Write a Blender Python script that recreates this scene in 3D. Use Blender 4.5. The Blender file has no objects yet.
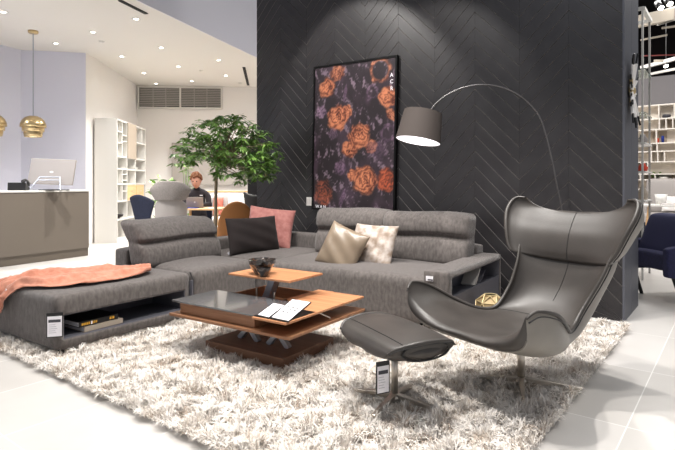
import bpy, bmesh, math, random
import numpy as np
from mathutils import Vector, Matrix, Euler
random.seed(7); RNG = np.random.default_rng(11)
SC = bpy.context.scene; COL = SC.collection
PI = math.pi
# ---------------------------------------------------------------- survey helpers
CAM_H = 1.155; FPX = 530.; CX = 337.5; HY = 183.
YAW = math.radians(37.214)
_f = (-math.sin(YAW), math.cos(YAW)); _r = (math.cos(YAW), math.sin(YAW))
def P(px, z, h=0.0):
    """world point at bearing px, distance z along the view axis, height h"""
    l = (px-CX)/FPX*z
    return Vector((z*_f[0]+l*_r[0], z*_f[1]+l*_r[1], h))
def Hh(py, z): return CAM_H-(py-HY)/FPX*z

# ---------------------------------------------------------------- materials
def mat(name, col, rough=.6, metal=0., spec=.5, noise=None, bump=None, emit=None, sheen=0, alpha=None, trans=0, wood=None, coat=0, coords='Object'):
    m = bpy.data.materials.new(name); m.use_nodes = True
    nt = m.node_tree; b = nt.nodes['Principled BSDF']
    def lin(c): return tuple((x/12.92 if x <= .04045 else ((x+.055)/1.055)**2.4) for x in c)
    c1 = lin(col)
    b.inputs['Base Color'].default_value = (*c1, 1)
    b.inputs['Roughness'].default_value = rough; b.inputs['Metallic'].default_value = metal
    b.inputs['Specular IOR Level'].default_value = spec
    if sheen: b.inputs['Sheen Weight'].default_value = sheen; b.inputs['Sheen Roughness'].default_value = .4
    if coat: b.inputs['Coat Weight'].default_value = coat; b.inputs['Coat Roughness'].default_value = .15
    if trans: b.inputs['Transmission Weight'].default_value = trans
    if emit: b.inputs['Emission Color'].default_value = (*lin(emit[0]), 1); b.inputs['Emission Strength'].default_value = emit[1]
    tc = nt.nodes.new('ShaderNodeTexCoord')
    if noise:
        sc_, col2, det = noise[:3]; strt = noise[3] if len(noise) > 3 else (1, 1, 1)
        mp = nt.nodes.new('ShaderNodeMapping'); mp.inputs['Scale'].default_value = strt
        nt.links.new(tc.outputs[coords], mp.inputs[0])
        n = nt.nodes.new('ShaderNodeTexNoise'); n.inputs['Scale'].default_value = sc_; n.inputs['Detail'].default_value = det
        nt.links.new(mp.outputs[0], n.inputs['Vector'])
        rp = nt.nodes.new('ShaderNodeValToRGB')
        rp.color_ramp.elements[0].position = .35; rp.color_ramp.elements[1].position = .65
        rp.color_ramp.elements[0].color = (*c1, 1); rp.color_ramp.elements[1].color = (*lin(col2), 1)
        nt.links.new(n.outputs['Fac'], rp.inputs[0]); nt.links.new(rp.outputs[0], b.inputs['Base Color'])
    if wood:
        sc_, col2 = wood
        mp = nt.nodes.new('ShaderNodeMapping'); mp.inputs['Scale'].default_value = (1.2, 22, 22) if len(wood) < 3 else wood[2]
        nt.links.new(tc.outputs[coords], mp.inputs[0])
        n = nt.nodes.new('ShaderNodeTexNoise'); n.inputs['Scale'].default_value = sc_; n.inputs['Detail'].default_value = 6
        n.inputs['Distortion'].default_value = .6
        nt.links.new(mp.outputs[0], n.inputs['Vector'])
        rp = nt.nodes.new('ShaderNodeValToRGB')
        rp.color_ramp.elements[0].position = .3; rp.color_ramp.elements[1].position = .7
        rp.color_ramp.elements[0].color = (*c1, 1); rp.color_ramp.elements[1].color = (*lin(col2), 1)
        nt.links.new(n.outputs['Fac'], rp.inputs[0]); nt.links.new(rp.outputs[0], b.inputs['Base Color'])
    if bump:
        n2 = nt.nodes.new('ShaderNodeTexNoise'); n2.inputs['Scale'].default_value = bump[0]; n2.inputs['Detail'].default_value = 3
        nt.links.new(tc.outputs[coords], n2.inputs['Vector'])
        bp = nt.nodes.new('ShaderNodeBump'); bp.inputs['Strength'].default_value = bump[1]; bp.inputs['Distance'].default_value = bump[2] if len(bump) > 2 else .004
        nt.links.new(n2.outputs['Fac'], bp.inputs['Height']); nt.links.new(bp.outputs[0], b.inputs['Normal'])
    return m

M = {}
M['sofa'] = mat('grey_chenille', (.355, .335, .325), .95, spec=.15, noise=(46, (.43, .407, .397), 6, (1, 1, .45)), bump=(230, .8, .005), sheen=.30)
M['sofa_dark'] = mat('niche_board', (.33, .33, .36), .6)
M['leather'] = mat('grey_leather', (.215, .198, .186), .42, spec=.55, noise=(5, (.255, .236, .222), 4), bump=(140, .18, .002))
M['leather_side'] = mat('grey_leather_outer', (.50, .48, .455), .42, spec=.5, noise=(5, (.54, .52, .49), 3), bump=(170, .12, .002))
M['leather_dark'] = mat('dark_piping', (.13, .125, .125), .5)
M['steel'] = mat('brushed_steel', (.78, .75, .71), .30, metal=.9)
M['darksteel'] = mat('grey_steel', (.66, .68, .72), .38, metal=.6)
M['archmetal'] = mat('gunmetal', (.42, .41, .41), .35, metal=.8)
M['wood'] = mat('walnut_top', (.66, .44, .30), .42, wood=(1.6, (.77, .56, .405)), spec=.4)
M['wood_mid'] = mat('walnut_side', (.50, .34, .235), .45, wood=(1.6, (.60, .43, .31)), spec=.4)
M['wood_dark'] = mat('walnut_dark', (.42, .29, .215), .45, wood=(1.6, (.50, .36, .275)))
M['glass_grey'] = mat('smoked_grey_glass', (.34, .34, .345), .08, spec=.8, coat=.5)
M['shade'] = mat('taupe_lamp_fabric', (.235, .205, .19), .85, bump=(500, .3, .001))
M['white'] = mat('white_lacquer', (.86, .85, .83), .45)
M['paper'] = mat('white_paper', (.93, .92, .94), .6)
M['black'] = mat('black_plastic', (.06, .06, .065), .4)
M['blackmetal'] = mat('black_metal', (.07, .07, .07), .35, metal=.5)
M['ink'] = mat('dark_print', (.25, .25, .28), .6)
M['faint'] = mat('faint_print', (.70, .69, .72), .6)
M['brass'] = mat('brushed_brass', (.80, .71, .54), .30, metal=1)
M['gold'] = mat('gold_foil', (.88, .66, .22), .4, metal=.3)
M['goldwire'] = mat('gold_wire', (.88, .80, .62), .35, metal=.6)
M['goldmesh'] = mat('gold_mesh', (.62, .54, .40), .6, metal=.3)
M['throw'] = mat('coral_throw', (.70, .46, .375), .9, spec=.2, noise=(24, (.77, .54, .455), 4), bump=(300, .35, .003), sheen=.3)
M['cush_dark'] = mat('dark_brown_velvet', (.105, .072, .070), .85, sheen=.08, noise=(8, (.13, .092, .09), 3))
M['cush_pink'] = mat('dusty_pink_velvet', (.60, .37, .35), .8, noise=(22, (.68, .46, .43), 6), sheen=.3, bump=(60, .2, .004))
M['cush_gold'] = mat('champagne_satin', (.47, .41, .345), .33, spec=.6, noise=(3, (.54, .48, .41), 2))
M['cush_pat'] = mat('champagne_jacquard', (.54, .47, .41), .45, noise=(16, (.72, .68, .65), 2, (1, 1, 1)), bump=(40, .2, .004))
M['ceil'] = mat('ceiling_plaster', (.90, .885, .86), .9)
M['wallwhite'] = mat('white_plaster', (.96, .945, .93), .9)
M['wall_cool_lit'] = mat('cool_lit_plaster', (.885, .885, .935), .9)  # cool light falling on this wall is put into its colour
M['bulk'] = mat('bulkhead_plaster', (.90, .89, .92), .9)
M['wallgrey'] = mat('grey_plaster', (.50, .485, .49), .9)
M['plank'] = mat('black_stained_oak', (.130, .120, .130), .42, noise=(7, (.16, .153, .16), 6, (1, 1, 1)), bump=(55, .25, .003), spec=.55)
M['planktrim'] = mat('slate_blue_board', (.31, .315, .345), .5)
M['groove_glint'] = mat('groove_edge_glint', (.48, .465, .455), .34, metal=.4, spec=.6)  # paler than the planks: lamp glint on the chamfers put into the colour
M['groove'] = mat('groove_black', (.06, .06, .06), .6)
M['desk'] = mat('taupe_laminate', (.43, .395, .355), .55, noise=(220, (.46, .425, .385), 2))
M['desk_low'] = mat('taupe_plinth', (.42, .385, .345), .5)
M['leaf'] = mat('leaf_green', (.27, .43, .16), .34, noise=(9, (.55, .70, .34), 2), spec=.8)
M['bark'] = mat('bark', (.56, .49, .40), .9, noise=(30, (.66, .59, .50), 4))
M['soil'] = mat('dark_soil', (.12, .09, .07), 1)
M['pot'] = mat('grey_pot', (.45, .44, .43), .7)
M['navy'] = mat('navy_fabric', (.10, .12, .19), .9, noise=(60, (.13, .15, .24), 3))
M['navyblue'] = mat('navy_wool', (.09, .095, .20), .95, noise=(60, (.13, .13, .27), 3), bump=(300, .3))
M['navycush'] = mat('navy_cushion', (.11, .115, .26), .9)
M['wing'] = mat('light_grey_wool', (.54, .515, .50), .95, noise=(70, (.60, .575, .56), 3))
M['wing_light'] = mat('pale_grey_wool', (.67, .645, .63), .95)
M['tan'] = mat('tan_leather', (.62, .40, .20), .6)
M['blackleather'] = mat('black_leather', (.10, .09, .09), .5)
M['duct'] = mat('beige_duct', (.72, .68, .62), .6)
M['darkceil'] = mat('dark_ceiling', (.03, .022, .026), .95, spec=.1)
M['cubby'] = mat('cream_cubby', (.93, .90, .86), .7)
M['beige'] = mat('beige_door', (.67, .62, .56), .6)
M['oak'] = mat('light_oak', (.84, .66, .46), .5, wood=(2, (.90, .74, .55)))
M['red'] = mat('red_glaze', (.78, .25, .14), .5)
M['pipered'] = mat('dull_red_pipe', (.35, .10, .09), .6)
M['coral'] = mat('coral_cloth', (.80, .45, .38), .9)
M['bluecloth'] = mat('blue_cloth', (.13, .20, .50), .9)
M['palecloth'] = mat('pale_cloth', (.82, .80, .79), .95)
M['skin'] = mat('skin', (.84, .62, .53), .55)
M['hair'] = mat('auburn_hair', (.50, .31, .19), .7, bump=(60, 1, .01))
M['jacket'] = mat('charcoal_jacket', (.17, .15, .17), .85)
M['jeans'] = mat('dark_trousers', (.20, .20, .24), .9)
M['silver'] = mat('silver_plastic', (.60, .575, .56), .4, metal=.3)
M['board'] = mat('taupe_board', (.66, .635, .61), .85)
M['slat'] = mat('louvre_slat', (.66, .645, .63), .6)
M['ventback'] = mat('louvre_recess', (.13, .13, .13), .8)
M['glow'] = mat('lamp_glow', (1, .97, .92), .5, emit=((1, .97, .92), 14))
M['glow_soft'] = mat('shade_lining_lit', (1, 1, 1), .6, emit=((1, .98, 1), 1.3))
M['shadelining'] = mat('pendant_lining_lit', (1, .96, .88), .6, emit=((1, .95, .86), 1.6))
M['crystal'] = mat('smoky_crystal', (.30, .27, .25), .03, trans=.75, spec=.9, coat=.6)
M['clearglass'] = mat('clear_shelf_glass', (.80, .86, .84), .05, trans=.9)

def tiles_material():
    m = bpy.data.materials.new('large_floor_tiles'); m.use_nodes = True
    nt = m.node_tree; b = nt.nodes['Principled BSDF']
    tc = nt.nodes.new('ShaderNodeTexCoord'); mp = nt.nodes.new('ShaderNodeMapping')
    mp.inputs['Location'].default_value = (.427+.5628*20, -1.005+.91*20, 0)
    nt.links.new(tc.outputs['Object'], mp.inputs[0])
    br = nt.nodes.new('ShaderNodeTexBrick'); br.offset = 0; br.squash = 1
    br.inputs['Scale'].default_value = 1; br.inputs['Brick Width'].default_value = .5628; br.inputs['Row Height'].default_value = .91
    br.inputs['Mortar Size'].default_value = .0035; br.inputs['Mortar Smooth'].default_value = .3; br.inputs['Bias'].default_value = -.2
    br.inputs['Color1'].default_value = (.50, .48, .455, 1); br.inputs['Color2'].default_value = (.57, .55, .53, 1); br.inputs['Mortar'].default_value = (.74, .73, .71, 1)
    nt.links.new(mp.outputs[0], br.inputs[0])
    n = nt.nodes.new('ShaderNodeTexNoise'); n.inputs['Scale'].default_value = 2.2; n.inputs['Detail'].default_value = 5
    nt.links.new(tc.outputs['Object'], n.inputs['Vector'])
    mx = nt.nodes.new('ShaderNodeMixRGB'); mx.blend_type = 'MULTIPLY'; mx.inputs[0].default_value = .35
    rp = nt.nodes.new('ShaderNodeValToRGB'); rp.color_ramp.elements[0].position = .35; rp.color_ramp.elements[0].color = (.80, .80, .79, 1); rp.color_ramp.elements[1].position = .6
    nt.links.new(n.outputs['Fac'], rp.inputs[0])
    nt.links.new(br.outputs['Color'], mx.inputs[1]); nt.links.new(rp.outputs[0], mx.inputs[2])
    nt.links.new(mx.outputs[0], b.inputs['Base Color'])
    b.inputs['Roughness'].default_value = .30; b.inputs['Specular IOR Level'].default_value = .45
    return m
M['tiles'] = tiles_material()

def rug_material():
    m = bpy.data.materials.new('cream_shag_yarn'); m.use_nodes = True
    nt = m.node_tree; b = nt.nodes['Principled BSDF']
    g = nt.nodes.new('ShaderNodeNewGeometry'); tc = nt.nodes.new('ShaderNodeTexCoord')
    n = nt.nodes.new('ShaderNodeTexNoise'); n.inputs['Scale'].default_value = 9; n.inputs['Detail'].default_value = 3
    nt.links.new(tc.outputs['Object'], n.inputs['Vector'])
    ad = nt.nodes.new('ShaderNodeMath'); ad.operation = 'MULTIPLY_ADD'; ad.inputs[1].default_value = .35
    nt.links.new(g.outputs['Random Per Island'], ad.inputs[0]); nt.links.new(n.outputs['Fac'], ad.inputs[2])
    rp = nt.nodes.new('ShaderNodeValToRGB')
    e = rp.color_ramp.elements
    e[0].position = .42; e[0].color = (.47, .375, .30, 1); e[1].position = .80; e[1].color = (.86, .82, .78, 1)
    x = e.new(.56); x.color = (.80, .745, .68, 1)
    nt.links.new(ad.outputs[0], rp.inputs[0]); nt.links.new(rp.outputs[0], b.inputs['Base Color'])
    b.inputs['Roughness'].default_value = .9; b.inputs['Specular IOR Level'].default_value = .1
    b.inputs['Sheen Weight'].default_value = .2
    return m
M['rug'] = rug_material()
M['rugback'] = mat('rug_backing', (.62, .57, .52), 1)

# ---------------------------------------------------------------- object helpers
def tag(o, label=None, cat=None, group=None, kind=None):
    if label: o['label'] = label
    if cat: o['category'] = cat
    if group: o['group'] = group
    if kind: o['kind'] = kind
    return o
def empty(name, loc=(0, 0, 0), rz=0, label=None, cat=None, group=None):
    o = bpy.data.objects.new(name, None); COL.objects.link(o); o.empty_display_size = .1
    o.location = loc; o.rotation_euler = (0, 0, rz)
    return tag(o, label, cat, group)
def link(name, me, m, parent=None, smooth=False, loc=None, rot=None):
    o = bpy.data.objects.new(name, me); COL.objects.link(o)
    if m is not None: me.materials.append(m)
    if smooth:
        me.polygons.foreach_set('use_smooth', [True]*len(me.polygons))
    if parent: o.parent = parent
    if loc is not None: o.location = loc
    if rot is not None: o.rotation_euler = rot
    return o
def copy_tree(o, parent=None):
    c = o.copy(); COL.objects.link(c); c.parent = parent
    for ch in list(o.children): copy_tree(ch, c)
    return c

class MB:
    def __init__(s): s.v = []; s.f = []
    def add(s, vs, fs):
        k = len(s.v); s.v += [tuple(v) for v in vs]; s.f += [tuple(i+k for i in f) for f in fs]; return s
    def box(s, x0, x1, y0, y1, z0, z1, mtx=None):
        vs = [Vector((x, y, z)) for x in (x0, x1) for y in (y0, y1) for z in (z0, z1)]
        if mtx: vs = [mtx @ v for v in vs]
        return s.add(vs, [(0, 1, 3, 2), (4, 6, 7, 5), (0, 4, 5, 1), (2, 3, 7, 6), (0, 2, 6, 4), (1, 5, 7, 3)])
    def prism(s, poly, z0, z1):
        n = len(poly); vs = [(x, y, z0) for x, y in poly]+[(x, y, z1) for x, y in poly]
        fs = [tuple(range(n))[::-1], tuple(range(n, 2*n))]+[(i, (i+1) % n, n+(i+1) % n, n+i) for i in range(n)]
        return s.add(vs, fs)
    def tube(s, pts, r, n=8, closed=False):
        pts = [Vector(p) for p in pts]; N = len(pts); rs = r if isinstance(r, (list, tuple)) else [r]*N
        vs = []; up = None
        for i, p in enumerate(pts):
            if closed: t = pts[(i+1) % N]-pts[i-1]
            else: t = pts[min(i+1, N-1)]-pts[max(i-1, 0)]
            t.normalize()
            if up is None:
                up = Vector((0, 0, 1)) if abs(t.z) < .9 else Vector((1, 0, 0))
            a = t.cross(up)
            if a.length < 1e-5: a = t.cross(Vector((.3, 1, .2)))
            a.normalize(); b = a.cross(t).normalized(); up = b
            for k in range(n):
                w = 2*PI*k/n; vs.append(p+(a*math.cos(w)+b*math.sin(w))*rs[i])
        fs = []
        for i in range(N if closed else N-1):
            j = (i+1) % N
            for k in range(n): fs.append((i*n+k, i*n+(k+1) % n, j*n+(k+1) % n, j*n+k))
        if not closed: fs += [tuple(range(n))[::-1], tuple(range((N-1)*n, N*n))]
        return s.add(vs, fs)
    def lathe(s, prof, n=32, c=(0, 0, 0), mtx=None):
        vs = []; N = len(prof)
        for r, z in prof:
            for k in range(n):
                w = 2*PI*k/n; v = Vector((c[0]+r*math.cos(w), c[1]+r*math.sin(w), c[2]+z))
                vs.append(mtx @ v if mtx else v)
        fs = [(i*n+k, i*n+(k+1) % n, (i+1)*n+(k+1) % n, (i+1)*n+k) for i in range(N-1) for k in range(n)]
        if prof[0][0] > 1e-4: pass
        return s.add(vs, fs)
    def grid(s, fn, nu, nv):
        vs = [fn(i/nu, j/nv) for i in range(nu+1) for j in range(nv+1)]
        fs = [(i*(nv+1)+j, (i+1)*(nv+1)+j, (i+1)*(nv+1)+j+1, i*(nv+1)+j+1) for i in range(nu) for j in range(nv)]
        return s.add(vs, fs)
    def build(s, name, m, parent=None, smooth=False, bevel=0, seg=2, sub=0, solid=0, weld=False, **k):
        me = bpy.data.meshes.new(name); me.from_pydata(s.v, [], s.f); me.update()
        bm = bmesh.new(); bm.from_mesh(me)
        if weld: bmesh.ops.remove_doubles(bm, verts=bm.verts, dist=1e-4)
        if not solid: bmesh.ops.recalc_face_normals(bm, faces=bm.faces)
        bm.to_mesh(me); bm.free()
        o = link(name, me, m, parent, smooth, **k)
        if solid:
            md = o.modifiers.new('solid', 'SOLIDIFY'); md.thickness = solid; md.offset = 0
        if bevel:
            md = o.modifiers.new('bevel', 'BEVEL'); md.width = bevel; md.segments = seg; md.limit_method = 'ANGLE'; md.angle_limit = .6
            me.polygons.foreach_set('use_smooth', [True]*len(me.polygons))
            wn = o.modifiers.new('wn', 'WEIGHTED_NORMAL'); wn.keep_sharp = True
        if sub:
            md = o.modifiers.new('sub', 'SUBSURF'); md.levels = sub; md.render_levels = sub
        return o
def catmull(pts, n):
    """smooth polyline through pts (tuples of any length), n samples per span"""
    P_ = [np.array(p, float) for p in pts]; out = []
    for i in range(len(P_)-1):
        p0 = P_[i-1] if i else 2*P_[0]-P_[1]; p1 = P_[i]; p2 = P_[i+1]; p3 = P_[i+2] if i+2 < len(P_) else 2*P_[-1]-P_[-2]
        for k in range(n):
            t = k/n
            out.append(.5*((2*p1)+(-p0+p2)*t+(2*p0-5*p1+4*p2-p3)*t*t+(-p0+3*p1-3*p2+p3)*t**3))
    out.append(P_[-1]); return out
def soft_box(name, m, parent, c, half, r, n=14, crown=(0, 0, 0), func=None, rot=None, wr=0, seed=0, sub=1):
    """rounded, gently crowned upholstered block"""
    hx, hy, hz = half; vs = {}; verts = []; faces = []
    def key(a): return tuple(round(q, 5) for q in a)
    ph = [random.uniform(0, 6.3) for _ in range(6)]
    def idx(p):
        k = key(p)
        if k in vs: return vs[k]
        x, y, z = p[0]*hx, p[1]*hy, p[2]*hz
        q = Vector((max(-hx+r, min(hx-r, x)), max(-hy+r, min(hy-r, y)), max(-hz+r, min(hz-r, z))))
        d = Vector((x, y, z))-q
        v = q+d.normalized()*r if d.length > 1e-6 else Vector((x, y, z))
        sx, sy, sz = v.x/hx, v.y/hy, v.z/hz
        v.x += crown[0]*sx*(1-sy*sy)*(1-sz*sz); v.y += crown[1]*sy*(1-sx*sx)*(1-sz*sz); v.z += crown[2]*sz*(1-sx*sx)*(1-sy*sy)
        if wr:
            w = wr*(math.sin(17*v.x+9*v.z+ph[0])*math.sin(13*v.y+7*v.x+ph[1])+.6*math.sin(31*v.x-11*v.y+ph[2])*math.sin(23*v.z+19*v.y+ph[3]))
            v += Vector((0, w, w*.6))
        if func: v = func(v, sx, sy, sz)
        vs[k] = len(verts); verts.append(v); return vs[k]
    # denser sampling near edges
    ts = [math.sin((i/n-.5)*PI*.92)/math.sin(.46*PI) for i in range(n+1)]
    for ax in range(3):
        for s in (-1, 1):
            for i in range(n):
                for j in range(n):
                    q = []
                    for (a, b) in ((i, j), (i+1, j), (i+1, j+1), (i, j+1)):
                        p = [0, 0, 0]; p[ax] = s; p[(ax+1) % 3] = ts[a]; p[(ax+2) % 3] = ts[b]; q.append(idx(p))
                    faces.append(tuple(q) if s > 0 else tuple(q[::-1]))
    me = bpy.data.meshes.new(name); me.from_pydata(verts, [], faces); me.update()
    o = link(name, me, m, parent, True, loc=c, rot=rot)
    if sub:
        md = o.modifiers.new('sub', 'SUBSURF'); md.levels = sub; md.render_levels = sub
    return o
def boolean_bake(o, cutters):
    for c in cutters:
        md = o.modifiers.new('cut', 'BOOLEAN'); md.object = c; md.operation = 'DIFFERENCE'; md.solver = 'EXACT'
    bpy.context.view_layer.update()
    dg = bpy.context.evaluated_depsgraph_get()
    me = bpy.data.meshes.new_from_object(o.evaluated_get(dg))
    o.modifiers.clear(); o.data = me
    for c in cutters: bpy.data.objects.remove(c, do_unlink=True)
def text_mesh(name, s, size, m, parent, mtx, ext=.0005):
    cu = bpy.data.curves.new(name, 'FONT'); cu.body = s; cu.size = size; cu.extrude = ext; cu.offset = size*.02; cu.align_x = 'CENTER'; cu.align_y = 'CENTER'
    t = bpy.data.objects.new('tmp', cu); COL.objects.link(t); bpy.context.view_layer.update()
    me = bpy.data.meshes.new_from_object(t.evaluated_get(bpy.context.evaluated_depsgraph_get()))
    bpy.data.objects.remove(t, do_unlink=True)
    me.transform(mtx); me.materials.clear()
    return link(name, me, m, parent)

# ================================================================= SETTING
BY = YAW+math.radians(5.1)      # the reception room is turned against the showroom
bq = (-math.sin(BY), math.cos(BY)); bp = (math.cos(BY), math.sin(BY))
def B(p, q, h=0): return Vector((p*bp[0]+q*bq[0], p*bp[1]+q*bq[1], h))
def struct(name, mb, m, **k):
    o = mb.build(name, m, **k); tag(o, kind='structure'); return o

struct('floor', MB().box(-16, 8, -3, 22, -.1, 0), M['tiles'])
CH = 3.57
def bwall(name, p0, q0, p1, q1, t, z0, z1, m):
    a = B(p0, q0); b = B(p1, q1); d = (b-a).normalized(); nn = Vector((-d.y, d.x, 0))*t
    return struct(name, MB().prism([(a.x, a.y), (b.x, b.y), (b.x+nn.x, b.y+nn.y), (a.x+nn.x, a.y+nn.y)], z0, z1), m)
# ceiling of reception with its recessed downlights, and the bulkhead rising from its edge
cpoly = [B(*q) for q in ((-9.5, 4.0), (-3.47, 4.0), (-.64, 10.34), (.96, 13.92), (.96, 14.2), (-9.5, 14.2))]
struct('ceiling', MB().prism([(v.x, v.y) for v in cpoly], CH, CH+.12), M['ceil'])
bwall('wall_bulkhead', .96, 13.92, -3.47, 4.0, -.12, CH+.12, 5.6, M['bulk'])
struct('ceiling_edge', MB().add([B(-3.47, 4, CH-.001), B(-3.45, 4, CH-.001), B(.98, 13.92, CH-.001), B(.96, 13.92, CH-.001), B(-3.47, 4, CH+.13), B(-3.45, 4, CH+.13), B(.98, 13.92, CH+.13), B(.96, 13.92, CH+.13)],
       [(0, 1, 2, 3), (4, 7, 6, 5), (0, 4, 5, 1), (1, 5, 6, 2), (2, 6, 7, 3), (3, 7, 4, 0)]), M['bulk'])
bwall('wall_left', -4.87, 10.15, -3.78, 10.22, .0, 0, CH, M['wall_cool_lit']) if False else None
mb = MB()
ring = [B(*q) for q in ((-6.6, 6.3), (-4.87, 10.1), (-3.78, 10.22), (-3.78, 10.35), (-4.95, 10.25), (-6.75, 6.35))]
mb.prism([(v.x, v.y) for v in ring], 0, CH); struct('wall_left', mb, M['wall_cool_lit'])
ring = [B(*q) for q in ((-3.779, 10.215), (-3.779, 13.6), (-3.9, 13.6), (-3.9, 10.36))]
mb = MB(); mb.prism([(v.x, v.y) for v in ring], 0, CH); struct('wall_shelf_side', mb, M['wallwhite'])
ring = [B(*q) for q in ((-4.0, 13.55), (2.2, 13.45), (2.2, 13.6), (-4.0, 13.7))]
mb = MB(); mb.prism([(v.x, v.y) for v in ring], 0, 5.6); struct('wall_rear', mb, M['wallwhite'])

# ---- herringbone panelled wall
WX0, WX1, WY = -5.1037, -.767, 4.95
cw = (WX1-WX0)/10; pitch = .151; WT = 4.3
mb = MB(); mg = MB()
for n in range(10):
    x0 = WX0+n*cw; x1 = x0+cw
    peak_left = (n % 2 == 1)                      # column n=0 starts on a valley
    sgn = -1 if peak_left else 1
    base = 1.62 if peak_left else 1.62-cw
    for k in range(-30, 32):
        z = base+k*pitch
        zl0, zl1 = z, z+pitch; zr0, zr1 = zl0+sgn*cw, zl1+sgn*cw
        if max(zl1, zr1) < -.05 or min(zl0, zr0) > WT+.05: continue
        g = .0052; e = .0006
        # parallelogram with chamfered slanted edges
        poly_o = [(x0+e, zl0), (x1-e, zr0), (x1-e, zr1), (x0+e, zl1)]
        poly_i = [(x0+e, zl0+g), (x1-e, zr0+g), (x1-e, zr1-g), (x0+e, zl1-g)]
        c = lambda z_: max(0., min(WT, z_))
        if c(zl0) == c(zl1) and c(zr0) == c(zr1): continue
        vs = [(x, WY+.007, c(zz)) for x, zz in poly_o]+[(x, WY, c(zz)) for x, zz in poly_i]
        mb.add(vs, [(4, 5, 6, 7), (1, 2, 6, 5), (3, 0, 4, 7)]); mg.add(vs, [(0, 1, 5, 4), (2, 3, 7, 6)])
o = mb.build('wall_back', M['plank']); tag(o, kind='structure')
o = mg.build('trim_1', M['groove_glint']); tag(o, kind='structure')
mb = MB().box(WX0, WX1-.012, WY+.0065, WY+.74, 0, WT)
o = mb.build('wall_back_core', M['groove']); tag(o, kind='structure')
struct('wall_back_end', MB().box(WX1-.012, WX1+.003, WY-.002, WY+.36, 0, WT).box(WX1-.012, WX1+.003, WY+.366, WY+.745, 0, WT), M['planktrim'])

# ---- room beyond, right
struct('wall_far', MB().box(-7, 3.5, 15.55, 15.7, 0, 3.85), M['wallgrey'])
struct('wall_far_upper', MB().box(-7, 3.5, 15.56, 15.7, 3.85, 5.2), M['darkceil'])
struct('ceiling_far', MB().box(-4.5, 3.5, 8.5, 15.7, 5.2, 5.3), M['darkceil'])

# ================================================================= downlights etc.
dl = [(-4.03, 7.87), (-3.14, 8.79), (-4.04, 9.57), (-2.26, 8.03), (-2.29, 9.69), (-3.2, 10.44), (-3.2, 11.97), (-2.31, 11.24), (-2.32, 12.81), (-1.40, 10.57), (-1.44, 12.08), (-3.24, 13.2)]
where = ['nearest the left wall', 'beyond the brass pendant', 'in the left row near the pale corner', 'nearest the bulkhead edge', 'in front of the louvred vent row', 'near the top of the shelf wall corner', 'above the white bookcase', 'in the middle of the far ceiling', 'just before the right vent panel', 'closest to the dark panelled wall, front', 'closest to the dark panelled wall, rear', 'touching the left vent panel']
for (p, q), w in zip(dl, where):
    t = empty('downlight', B(p, q, CH), 0, 'small recessed round ceiling downlight '+w, 'downlight', 'recessed downlights in the white ceiling')
    MB().lathe([(.038, -.004), (.055, -.008), (.066, -.004), (.066, -.0005)], 20).build('trim_ring', M['white'], t, True)
    MB().lathe([(.0001, -.005), (.030, -.005)], 20).build('lens', M['glow'], t)
def slot(a, b, label, w=.06):
    a = B(*a, CH); b = B(*b, CH); d = (b-a).normalized(); n_ = Vector((-d.y, d.x, 0))*w/2
    mb = MB().prism([((a-n_).x, (a-n_).y), ((b-n_).x, (b-n_).y), ((b+n_).x, (b+n_).y), ((a+n_).x, (a+n_).y)], CH-.012, CH-.0005)
    tag(mb.build('air_slot', M['ventback']), label, 'air vent')
slot((-2.24, 7.22), (-2.04, 7.76), 'black linear air slot in the ceiling at the top edge')
slot((-.96, 11.16), (-1.03, 13.2), 'black linear air slot in the ceiling beside the dark wall')
for p, q, l in ((-3.2, 9.35, 'left'), (-1.9, 11.6, 'middle'), (-1.2, 12.95, 'right')):
    tag(MB().lathe([(.0001, -.02), (.04, -.018), (.05, 0)], 20, B(p, q, CH)).build('smoke_detector', M['white'], smooth=True), 'small white ceiling smoke detector, %s of the three' % l, 'smoke detector')
# louvred vent in rear wall
t = empty('louvre_vent', B(-2.72, 13.5, 3.04), BY, 'grey louvred air vent with two panels high in the rear wall', 'air vent')
MB().box(-1, 1, -.02, -.005, 0, .48).build('recess', M['ventback'], t)
for s in (-.98, .02):
    mb = MB()
    for k in range(11):
        z = .03+k*.043; mb.add([(s, -.04, z), (s+.96, -.04, z), (s+.96, -.02, z+.03), (s, -.02, z+.03), (s, -.035, z-.006), (s+.96, -.035, z-.006), (s+.96, -.015, z+.024), (s, -.015, z+.024)], [(0, 1, 2, 3), (7, 6, 5, 4), (0, 4, 5, 1), (3, 2, 6, 7)])
    for k in (.31, .62): mb.box(s+k, s+k+.02, -.045, -.02, 0, .48)
    mb.build('slat_panel', M['slat'], t)
MB().box(-1.03, 1.03, -.055, -.01, -.04, 0).box(-1.03, 1.03, -.055, -.01, .48, .52).box(-1.03, -.99, -.055, -.01, 0, .48).box(.99, 1.03, -.055, -.01, 0, .48).box(-.02, .02, -.055, -.01, 0, .48).build('frame', M['white'], t)
# taupe board on rear wall
t = empty('wall_board', B(-1.97, 13.44, 1.11), BY-math.radians(0.9), 'large taupe picture board on the rear wall behind the tree', 'wall board')
MB().box(-.95, .95, -.04, 0, 0, 1.04).build('panel', M['board'], t, bevel=.006)
mb = MB(); mb.tube([(-.9, -.043, .08), (-.45, -.043, .62), (-.1, -.043, .2), (.3, -.043, .55), (.9, -.043, .12)], .006, 5)
mb.build('line_drawing', M['slat'], t)

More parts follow.
